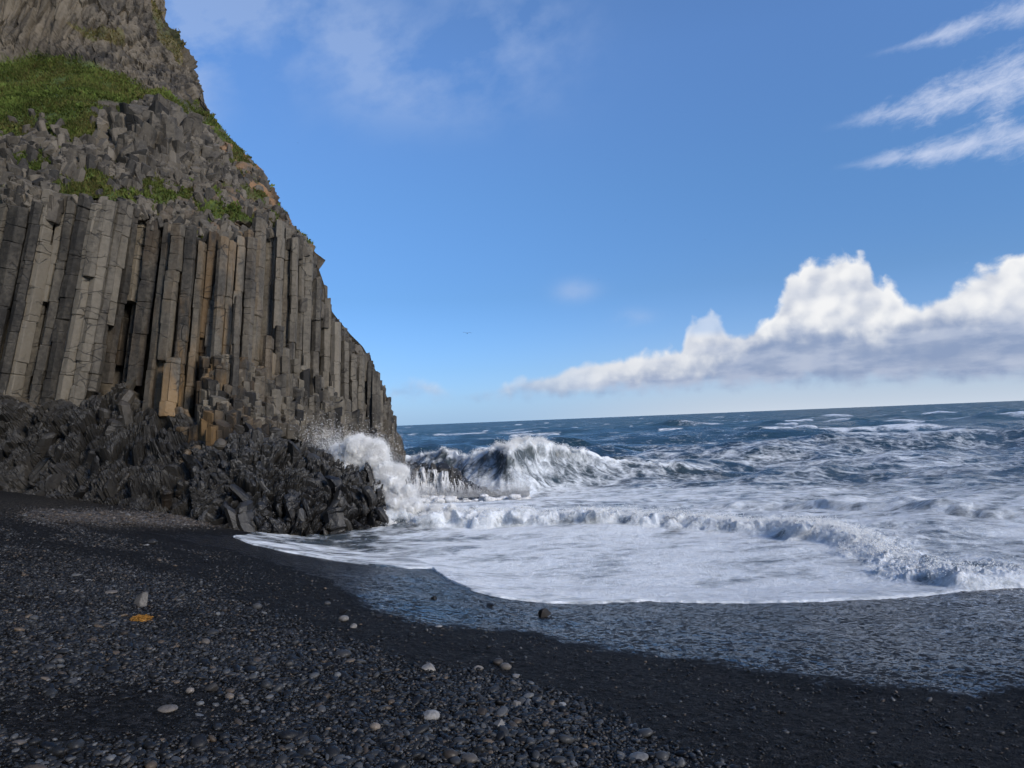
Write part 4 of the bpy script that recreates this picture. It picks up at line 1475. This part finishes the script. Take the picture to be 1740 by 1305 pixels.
# ------------------------------------------------------------------ single stones one can point to
STONES = [  # photo x, y(base), width px, flatness, angular, tone, warm, label, category
    (926, 1049, 24, .78, .5, .10, .05, 'dark rounded boulder sitting alone just below the white foam edge', 'boulder'),
    (256, 924, 18, .55, .2, .14, .0, 'dark oval stone alone on smooth black sand near the cliff foot', 'stone'),
    (246, 927, 13, .25, .6, .75, .0, 'small flat pale chip touching the dark oval stone near the cliff', 'stone'),
    (435, 1035, 17, .72, .2, .30, .0, 'smooth egg shaped grey stone on fine sand right of the orange seaweed', 'stone'),
    (236, 1031, 28, .75, .9, .36, .1, 'pointed wedge of grey rock standing behind the orange seaweed', 'rock'),
    (183, 1009, 27, .24, .2, .42, .35, 'long flat greenish tan stone left of the pointed grey wedge', 'stone'),
    (148, 988, 14, .3, .5, .62, .1, 'small flat pale stone, lower of a pair near the left side', 'stone'),
    (125, 979, 20, .3, .5, .45, .0, 'thin flat bluish stone, upper of a pair near the left side', 'stone'),
    (583, 1055, 18, .6, .4, .55, .15, 'blocky pale grey stone below a small dark angular rock', 'stone'),
    (583, 1041, 19, .5, .9, .08, .0, 'small dark angular rock right above a pale blocky stone', 'rock'),
    (555, 1028, 12, .6, .3, .30, .0, 'little round grey stone up beach from the dark angular rock', 'stone'),
    (600, 1067, 12, .8, .5, .60, .15, 'small upright whitish stone below the blocky pale stone', 'stone'),
    (644, 1050, 14, .5, .6, .14, .0, 'small dark flat stone with a pale edge beside the wet sand', 'stone'),
    (580, 1117, 31, .45, .15, .22, .0, 'big dark grey loaf shaped stone among the pebbles', 'stone'),
    (357, 1079, 24, .42, .25, .20, .0, 'dark blue grey loaf of stone with a blunt end below the seaweed', 'stone'),
    (347, 1095, 18, .65, .2, .34, .25, 'round greyish tan stone just below the dark blue loaf', 'stone'),
    (728, 1140, 28, .55, .9, .66, .2, 'pale cracked angular rock with a bright face, mid beach', 'rock'),
    (812, 1140, 20, .55, .8, .55, .2, 'angular pale stone halfway between the cracked rock and the round pair', 'rock'),
    (859, 1138, 21, .6, .2, .42, .25, 'rounded tan grey cobble overlapping a darker stone', 'stone'),
    (846, 1130, 20, .6, .3, .16, .1, 'dark cobble tucked behind the rounded tan grey one', 'stone'),
    (877, 1152, 18, .4, .6, .55, .1, 'flat whitish broken stone below the overlapping cobbles', 'stone'),
    (731, 1224, 32, .55, .1, .82, .12, 'largest pale oval stone, smooth and whitish, near the bottom', 'stone'),
    (848, 1236, 25, .55, 1., .58, .1, 'pale triangular wedge of stone pointing downslope', 'stone'),
    (820, 1216, 20, .85, .6, .10, .15, 'upright dark brown stone above the pale triangular wedge', 'stone'),
    (877, 1201, 19, .5, .6, .50, .2, 'cream edged angular stone above right of the upright brown stone', 'stone'),
    (954, 1200, 18, .35, .9, .90, .05, 'bright white flat chip on fine dark gravel', 'stone'),
    (636, 1241, 20, .7, .2, .55, .55, 'pinkish tan stone leaning on a grey pebble', 'stone'),
    (280, 1210, 36, .28, .2, .45, .35, 'long flat tan stone like a bar in the left gravel', 'stone'),
    (764, 1292, 28, .7, .4, .10, .15, 'dark brown lump of stone beside a long greenish stone at the bottom', 'stone'),
    (796, 1296, 34, .45, .2, .30, .15, 'long greenish grey stone touching the dark brown lump', 'stone'),
    (1087, 1293, 36, .35, .4, .50, .0, 'long blue grey slab lying alone in fine gravel, bottom edge', 'stone'),
    (1076, 1237, 15, .35, .4, .66, .0, 'thin pale chip up slope from the blue grey slab', 'stone'),
    (358, 1176, 26, .6, .9, .20, .05, 'dark angular block among rounded pebbles', 'rock'),
    (321, 1178, 15, .7, .2, .60, .4, 'round two toned tan and white pebble left of the dark block', 'stone'),
    (388, 1188, 18, .6, .2, .40, .4, 'tan oval stone right of the dark angular block', 'stone'),
    (118, 1163, 22, .6, .6, .28, .0, 'grey blocky stone at the left pebble bank', 'stone'),
    (832, 1031, 17, .35, .8, .08, .0, 'flat dark stone on the wet sand left of the boulder', 'stone'),
    (737, 1019, 11, .6, .8, .05, .0, 'small black block at the tip of the wet sand', 'stone'),
    (745, 1066, 13, .35, .3, .80, .0, 'small bright white oval pebble at the upper limit of dry gravel', 'stone'),
]
for k, (sx_, sy_, wpx, flat, angl, tone_, warm_, lab, cat) in enumerate(STONES):
    rs = np.random.default_rng(300 + k)
    Pg = hit_ground(np.array(float(sx_)), np.array(float(sy_)))
    dist = (Pg - cam_p) @ fw
    hw = wpx / F * dist / 2
    Vv = IC4[0].copy()
    for _ in range(int(3 + 12 * angl)):
        dvec = rs.normal(size=3)
        dvec /= np.linalg.norm(dvec)
        lim = rs.uniform(.5, .85) if angl > .4 else rs.uniform(.75, .98)
        Vv -= (np.clip(Vv @ dvec - lim, 0, None) * (.97 if angl > .4 else .7))[:, None] * dvec
    Vv *= (1 + .05 * fbm(Vv * 2.5 + k * 9, 4, 700 + k))[:, None]
    if angl > .8 and flat > .5:       # a rising wedge
        Vv[:, 2] *= 1 - .45 * np.clip(Vv[:, 0], -1, 1) * (1 if k % 2 else -1)
    Vv /= np.abs(Vv[:, 0]).max()
    Vv *= hw * np.array([1, .78, flat])
    a_ = rs.normal(0, .35)
    Vv = Vv @ np.array([[math.cos(a_), math.sin(a_), 0], [-math.sin(a_), math.cos(a_), 0], [0, 0, 1]])
    hz = Vv[:, 2].max()
    zc = Pg + np.array([0, hw * .5, 0])
    zc[2] = ground_z(zc[0], zc[1]) + hz * .62
    mb = MB()
    mb.add(Vv + zc, None, IC4[1], tone=tone_, warm=warm_)
    o = mb.build('boulder' if cat == 'boulder' else 'rock' if cat == 'rock' else 'stone', MAT_STONE, smooth=True, loc=zc)
    tag(o, lab, cat, 'loose stones lying on the black beach')

# ------------------------------------------------------------------ seaweed clump
MAT_WEED = plain_mat('dried_seaweed', (0.30, 0.15, 0.03), .6, .5, 60)
Pg = hit_ground(np.array(237.), np.array(1058.))
dist = (Pg - cam_p) @ fw
hw = 29 / F * dist / 2
mb = MB()
rw = np.random.default_rng(53)
core = IC3[0] * (1 + .25 * fbm(IC3[0] * 2.2, 3, 801))[:, None] * np.array([hw * .8, hw * .5, hw * .38]) + np.array([0, 0, hw * .18])
mb.add(core, None, IC3[1])
for k in range(330):
    n = 7
    a0 = rw.uniform(0, 6.28)
    rr_ = math.sqrt(rw.random())
    p = np.array([math.cos(a0) * rr_ * hw * .85, math.sin(a0) * rr_ * hw * .55, hw * (.55 * math.sqrt(max(0, 1 - rr_ ** 2)) + .06)])
    h = rw.uniform(0, 6.28)
    path = [p]
    for j in range(n - 1):
        h += rw.normal(0, .55)
        p = p + np.array([math.cos(h), math.sin(h) * .7, rw.normal(-.12, .3)]) * hw * .12
        q = (p[0] / (hw * 1.02)) ** 2 + (p[1] / (hw * .65)) ** 2
        p[2] = max(p[2], .005)
        path.append(p.copy())
    path = np.array(path)
    w = hw * rw.uniform(.018, .04)
    VV = np.stack([path + np.array([w, 0, 0]), path + np.array([0, w, .3 * w]), path + np.array([0, 0, w * 1.3]), path - np.array([w, 0, 0])], 1).reshape(-1, 3)
    a = np.arange(n - 1)[:, None] * 4
    qq = np.concatenate([np.stack([a[:, 0] + q, a[:, 0] + (q + 1) % 4, a[:, 0] + 4 + (q + 1) % 4, a[:, 0] + 4 + q], 1) for q in range(4)])
    mb.add(VV, qq)
sw0 = Pg + np.array([0, hw * .4, 0])
sw0[2] = ground_z(sw0[0], sw0[1]) + .015
for i in range(len(mb.v)):
    mb.v[i] = mb.v[i] + sw0
tag(mb.build('seaweed', MAT_WEED, loc=sw0), 'tangled clump of dried orange seaweed on the dark pebbles', 'seaweed')

# ------------------------------------------------------------------ birds
MAT_GULL = plain_mat('gull_feathers', (0.09, 0.10, 0.11), .8, .2, 8)


def gull_mesh(span):
    b = MB()
    s = span / 2
    # body along Y, wings along X with a bend at the wrist
    Vb = IC2[0] * np.array([.09, .30, .085]) * s + np.array([0, 0, -.05]) * s
    Vb[:, :2] *= (1 - .25 * np.clip(Vb[:, 1:2] / s, 0, 1))
    b.add(Vb, None, IC2[1])
    b.add(IC1[0] * np.array([.06, .09, .06]) * s + np.array([0, -.32, -.02]) * s, None, IC1[1])
    b.add(np.array([(0, -.40, -.02), (0, -.50, -.03), (.02, -.40, -.03), (-.02, -.40, -.03)]) * s, None, [(0, 2, 1), (0, 1, 3), (2, 3, 1)])
    b.add(np.array([(-.04, .25, -.04), (.04, .25, -.04), (.10, .48, -.03), (-.10, .48, -.03), (0, .3, -.02)]) * s, None, [(0, 1, 4), (1, 2, 4), (2, 3, 4), (3, 0, 4), (0, 3, 2), (0, 2, 1)])
    for sd in (-1, 1):
        st = [(0.03, -.12, .14, .0), (.22, -.15, .12, .10), (.45, -.14, .10, .16), (.72, -.05, .11, .14), (1.0, .10, .14, .10)]
        Vw = []
        for (xx, yf, yb2, zz) in st:
            Vw += [(sd * xx, yf, zz), (sd * xx, yb2 + .02, zz - .01), (sd * xx, (yf + yb2) / 2, zz + .02), (sd * xx, (yf + yb2) / 2, zz - .015)]
        Vw = np.array(Vw) * s
        q = []
        for k in range(len(st) - 1):
            a, c = 4 * k, 4 * k + 4
            q += [(a, a + 2, c + 2, c), (a + 2, a + 1, c + 1, c + 2), (a + 1, a + 3, c + 3, c + 1), (a + 3, a, c, c + 3)]
        b.add(Vw, q)
    return b


BIRDS = [(794, 566, 90, 1.15, 0.1, 'dark gull gliding with outstretched wings low over the sea horizon'),
         (506, 243, 240, .62, .8, 'distant bird speck in the blue sky right of the grassy upper cliff'),
         (1035, 271, 240, .62, .3, 'tiny bird high in the open blue sky, above centre'),
         (1063, 374, 260, .62, 1.2, 'tiny bird in the middle of the blue sky, between two others'),
         (1018, 475, 240, .7, .5, 'tiny bird beside the faint cloud wisp left of the cumulus'),
         (1198, 407, 260, .7, .2, 'tiny bird in blue sky above the small left cloud tower'),
         (1295, 450, 260, .7, .9, 'tiny bird close to the left edge of the bright cumulus'),
         (1005, 685, 200, .6, .4, 'tiny bird just above the sea horizon under the cloud bank')]
for (x, y, d, span, yaw, lab) in BIRDS:
    c = unproj(np.array(float(x)), np.array(float(y)), np.array(float(d)))
    o = gull_mesh(span).build('seabird', MAT_GULL, smooth=True)
    o.location = c
    o.rotation_euler = (.05, .06, yaw)
    tag(o, lab, 'bird', 'seabirds in flight')

# ------------------------------------------------------------------ mountain beside and behind the viewer (out of view, blocks some left-hand sky)
MAT_MTN = plain_mat('mountain_slope', (0.07, 0.075, 0.04), .9, .5, .3)
mb = MB()
uy = np.linspace(46, -220, 90)
ur = np.linspace(0, 1, 40)
UY, UR = np.meshgrid(uy, ur, indexing='ij')
foot = interp(-UY.ravel(), [(-46, 34), (-20, 40), (20, 46), (220, 60)]).reshape(UY.shape)
mX = -foot - UR * 70
mZ = 4 + 92 * sstep(0, .75, UR) ** .8 * interp(-UY.ravel(), [(-46, .9), (0, 1.), (60, 1.2), (220, 1.5)]).reshape(UY.shape)
Pm = np.stack([mX.ravel(), UY.ravel(), mZ.ravel()], 1)
Pm += np.stack([2.5 * fbm(Pm * .12, 4, 901), 0 * mX.ravel(), 3.0 * fbm(Pm * .1, 4, 903)], 1)
mb.add(Pm, grid_quads(*UY.shape))
tag(mb.build('mountain', MAT_MTN), kind='structure')

# ------------------------------------------------------------------ light
SUN_AZ, SUN_EL = math.radians(134), math.radians(25)     # clockwise from +Y
to_sun = Vector((math.sin(SUN_AZ) * math.cos(SUN_EL), math.cos(SUN_AZ) * math.cos(SUN_EL), math.sin(SUN_EL)))
sun = bpy.data.lights.new('sun', 'SUN')
sun.energy = 1.5
sun.angle = math.radians(16)
sun.color = (1.0, 0.90, 0.77)
so = bpy.data.objects.new('sun', sun)
so.rotation_euler = to_sun.to_track_quat('Z', 'Y').to_euler()
so.location = to_sun * 300
COL.objects.link(so)

w = bpy.data.worlds.new('World')
sc.world = w
w.use_nodes = True
nt = w.node_tree
nt.nodes.clear()
t = NT(nt)
out = t.nd('ShaderNodeOutputWorld')
sky = t.nd('ShaderNodeTexSky', sky_type='NISHITA', sun_disc=False, sun_elevation=SUN_EL, sun_rotation=SUN_AZ % (2 * math.pi), air_density=1.0, dust_density=0.6, ozone_density=2.0)
dirv = t.nd('ShaderNodeTexCoord').outputs['Generated']
sp = t.nd('ShaderNodeSeparateXYZ', {0: dirv})
dx, dy, dz = sp.outputs
az = t.mul(t.m('ARCTAN2', dx, dy), 180 / math.pi)
el = t.mul(t.m('ARCSINE', dz), 180 / math.pi)
ramp = t.nd('ShaderNodeValToRGB', {0: t.mr(el, 0, 60, 0, 1)})
cr_ = ramp.color_ramp
for p_, c_ in ((0.0, (.28, .44, .88)), (.07, (.25, .40, .70)), (.167, (.26, .41, .62)), (.30, (.36, .53, .73)), (.46, (.49, .66, .89)), (1.0, (.7, .82, .98))):
    e_ = cr_.elements.new(p_) if 0 < p_ < 1 else cr_.elements[0 if p_ == 0 else -1]
    e_.color = (*c_, 1)
skyc = t.mix(1.0, sky.outputs[0], ramp.outputs[0], 'MULTIPLY')


def curve(x, x0, x1, pts, ymax):
    n = t.nd('ShaderNodeFloatCurve', {1: t.mr(x, x0, x1, 0, 1)})
    c = n.mapping.curves[0]
    P = [((a - x0) / (x1 - x0), b / ymax) for a, b in pts]
    while len(c.points) < len(P):
        c.points.new(.5, .5)
    for q, (a, b) in zip(c.points, P):
        q.location = (a, b)
        q.handle_type = 'VECTOR'
    n.mapping.update()
    return t.mul(n.outputs[0], ymax)


# flat coordinates of the sky, degrees
sv = t.nd('ShaderNodeCombineXYZ', {0: az, 1: el, 2: 0.0}).outputs[0]
# low haze over the sea
hz = t.m('EXPONENT', t.mul(t.mx(el, 0.0), -0.30))
skyc = t.mix(t.mul(hz, t.mr(az, -6, 20, .55, .85)), skyc, t.mix(t.ss(-6, 18, az), (1.9, 2.85, 4.0), (3.0, 3.35, 3.85)))
# cumulus bank
top = curve(az, -30, 60, [(-30, 1.6), (-11, 2.2), (-9.5, 3.4), (-8.2, 3.7), (-6.2, 3.3), (-4.5, 2.2), (-1.5, 2.9), (1, 3.5), (2.9, 3.9), (6.3, 4.7), (11, 5.2), (13.6, 5.6), (14.6, 7.6), (16, 8.2), (17, 6.6), (18.4, 6.2), (19.6, 6.6),
                          (20.8, 7.8), (21.9, 10.2), (25.6, 11.0), (27, 10.4), (28.7, 8.8), (29.6, 6.9), (30.6, 6.7), (31.6, 7.7), (34.6, 9.2), (37, 9.8), (45, 11), (60, 8)], 14.0)
bot = curve(az, -30, 60, [(-30, 2.3), (-9, 2.5), (-3, 2.2), (0, 2.1), (16, 2.2), (24, 2.1), (36, 1.6), (60, 1.6)], 14.0)
gry = curve(az, -30, 60, [(-30, 3.2), (-9, 3.4), (0, 2.8), (6, 3.0), (11, 3.6), (16, 4.4), (19, 6.2), (21, 6.0), (24, 5.6), (27, 5.4), (30, 6.3), (33, 6.4), (36, 5.4), (60, 5)], 14.0)
wv_ = t.vadd(sv, t.vmul(t.vadd(t.noisec(sv, .5, 4), (-.5, -.5, -.5)), (.9, .8, 0)))


def puff(vec):
    a_ = t.sub(.48, t.voro(vec, .36, 'SMOOTH_F1', '2D').outputs['Distance'])
    b_ = t.sub(.45, t.voro(t.vadd(vec, (7.3, 2.1, 0)), .85, 'SMOOTH_F1', '2D').outputs['Distance'])
    return t.add(t.mul(a_, 1.25), t.mul(b_, .6))


pf = puff(wv_)
pf2 = puff(t.vadd(wv_, (-.45, .65, 0)))
fz = t.add(t.mul(t.sub(t.noise(wv_, 1.1, 7, .58, dim='2D'), .5), 1.0), t.mul(t.sub(.42, t.voro(wv_, 2.2, 'SMOOTH_F1', '2D').outputs['Distance']), .3))
amp = t.mr(t.sub(top, bot), 0, 8, .8, 1.7)
edge = t.add(t.sub(top, el), t.add(t.mul(pf, amp), t.mul(fz, t.mul(amp, .6))))
cd = t.ss(.05, 1.05, edge)
cb = t.ss(-.7, .7, t.add(t.sub(el, bot), t.mul(t.sub(t.noise(wv_, .6, 5, dim='2D'), .5), 1.6)))
cd = t.mul(cd, cb)
cd = t.mul(cd, t.mr(az, -4, 8, .5, .97))
# a small grey tower left of the big head stays thin
cd = t.mul(cd, t.sub(1.0, t.mul(t.mul(t.ss(13, 15, az), t.ss(20.2, 18.5, az)), t.mul(t.ss(5.8, 6.6, el), .5))))
rise = t.ss(-1.3, 1.3, t.add(t.sub(el, gry), t.add(t.mul(pf, 1.3), t.mul(fz, .8))))
relief = t.ss(-1.0, .75, t.add(t.mul(t.sub(pf, pf2), 1.5), t.mul(fz, .5)))
rim = t.ss(1.6, .3, edge)
lit = t.mul(rise, t.add(.36, t.add(t.mul(relief, .62), t.mul(rim, .28))))
lit = t.add(t.mn(lit, 1.0), t.mul(t.sub(1.0, rise), t.mul(t.sub(relief, .4), .14)))
gs = t.ss(.35, .68, t.noise(t.vmul(sv, (.5, 1.6, 1)), .42, 5, .55, 0.0, '2D'))
lit = t.mul(lit, t.mr(az, 2, 20, .60, 1.0))
cc = t.mix(lit, t.mix(gs, (1.22, 1.58, 2.4), (1.95, 2.25, 2.95)), (4.3, 4.3, 4.3))
skyc = t.mix(cd, skyc, cc)
# high wisps, upper right: three fleecy streaks
for (a0, e0, a1, e1, wd, st) in ((29.0, 24.2, 42, 24.4, 1.0, .8), (26.0, 20.2, 42, 20.6, 1.75, .95), (26.5, 17.3, 42, 16.9, 1.25, .9)):
    ce = t.add(e0, t.mul(t.sub(az, a0), (e1 - e0) / (a1 - a0)))
    q = t.nd('ShaderNodeCombineXYZ', {0: t.mul(az, .45), 1: t.sub(el, t.mul(az, .20)), 2: 0.0}).outputs[0]
    ns = t.noise(q, 0.55, 6, .62, .3, '2D')
    ns2 = t.noise(q, 1.5, 6, .68, .3, '2D')
    wloc = t.mul(t.mr(az, a0, a0 + 9, .2, 1.0), wd)
    dd_ = t.div(t.m('ABSOLUTE', t.sub(el, ce)), wloc)
    body = t.add(t.sub(1.0, dd_), t.add(t.mul(t.sub(ns, .5), 2.2), t.mul(t.sub(ns2, .5), 1.5)))
    k = t.mul(t.ss(-.3, 1.7, body), t.mul(t.ss(a0 - 1.5, a0 + 5, az), st))
    skyc = t.mix(k, skyc, (2.75, 3.1, 4.0))
# thin veils, upper left
vv_ = t.vadd(sv, t.vmul(t.vadd(t.noisec(sv, .12, 3), (-.5, -.5, -.5)), (7.0, 7.0, 0)))
nv1 = t.noise(t.nd('ShaderNodeVectorMath', {0: t.nd('ShaderNodeCombineXYZ', {0: t.add(t.mul(az, .8), t.mul(el, .45)), 1: t.sub(el, t.mul(az, .35)), 2: 0.0}).outputs[0], 1: (.7, 1.0, 1)}, operation='MULTIPLY').outputs[0], .22, 6, .56, .0, '2D')


def veil_blob(a0, e0, ra, re, k):
    q_ = t.add(t.m('POWER', t.div(t.sub(az, a0), ra), 2.0), t.m('POWER', t.div(t.sub(el, e0), re), 2.0))
    return t.mul(t.mul(t.m('EXPONENT', t.mul(q_, -1.0)), k), t.mr(nv1, .36, .64, .0, 1.1))


veil = veil_blob(-20, 30.5, 9, 4.2, .5)
for b_ in ((-25.0, 26, 2.6, 4.5, .6), (-10, 27.5, 4.5, 3.5, .34), (1, 29.5, 6, 3.5, .34), (-4, 25, 7, 2.2, .2), (5.5, 10.3, 1.6, .8, .45), (10, 7.9, 1.5, .6, .4)):
    veil = t.add(veil, veil_blob(*b_))
veil = t.mn(veil, .42)
skyc = t.mix(veil, skyc, (2.0, 2.55, 3.7))
bg = t.nd('ShaderNodeBackground', {'Color': skyc, 'Strength': 0.1})
nt.links.new(bg.outputs[0], out.inputs['Surface'])

# ------------------------------------------------------------------ render settings
vs = sc.view_settings
sc.display_settings.display_device = 'sRGB'
vs.view_transform = 'Standard'
vs.look = 'None'
vs.exposure = 1.12
vs.gamma = 1.0
sc.render.engine = 'CYCLES'
sc.cycles.diffuse_bounces = 3
sc.cycles.max_bounces = 8
sc.cycles.use_denoising = True
sc.cycles.use_adaptive_sampling = True
sc.cycles.adaptive_threshold = 0.03
sc.cycles.adaptive_min_samples = 20
sc.cycles.diffuse_bounces = 4
sc.cycles.glossy_bounces = 3
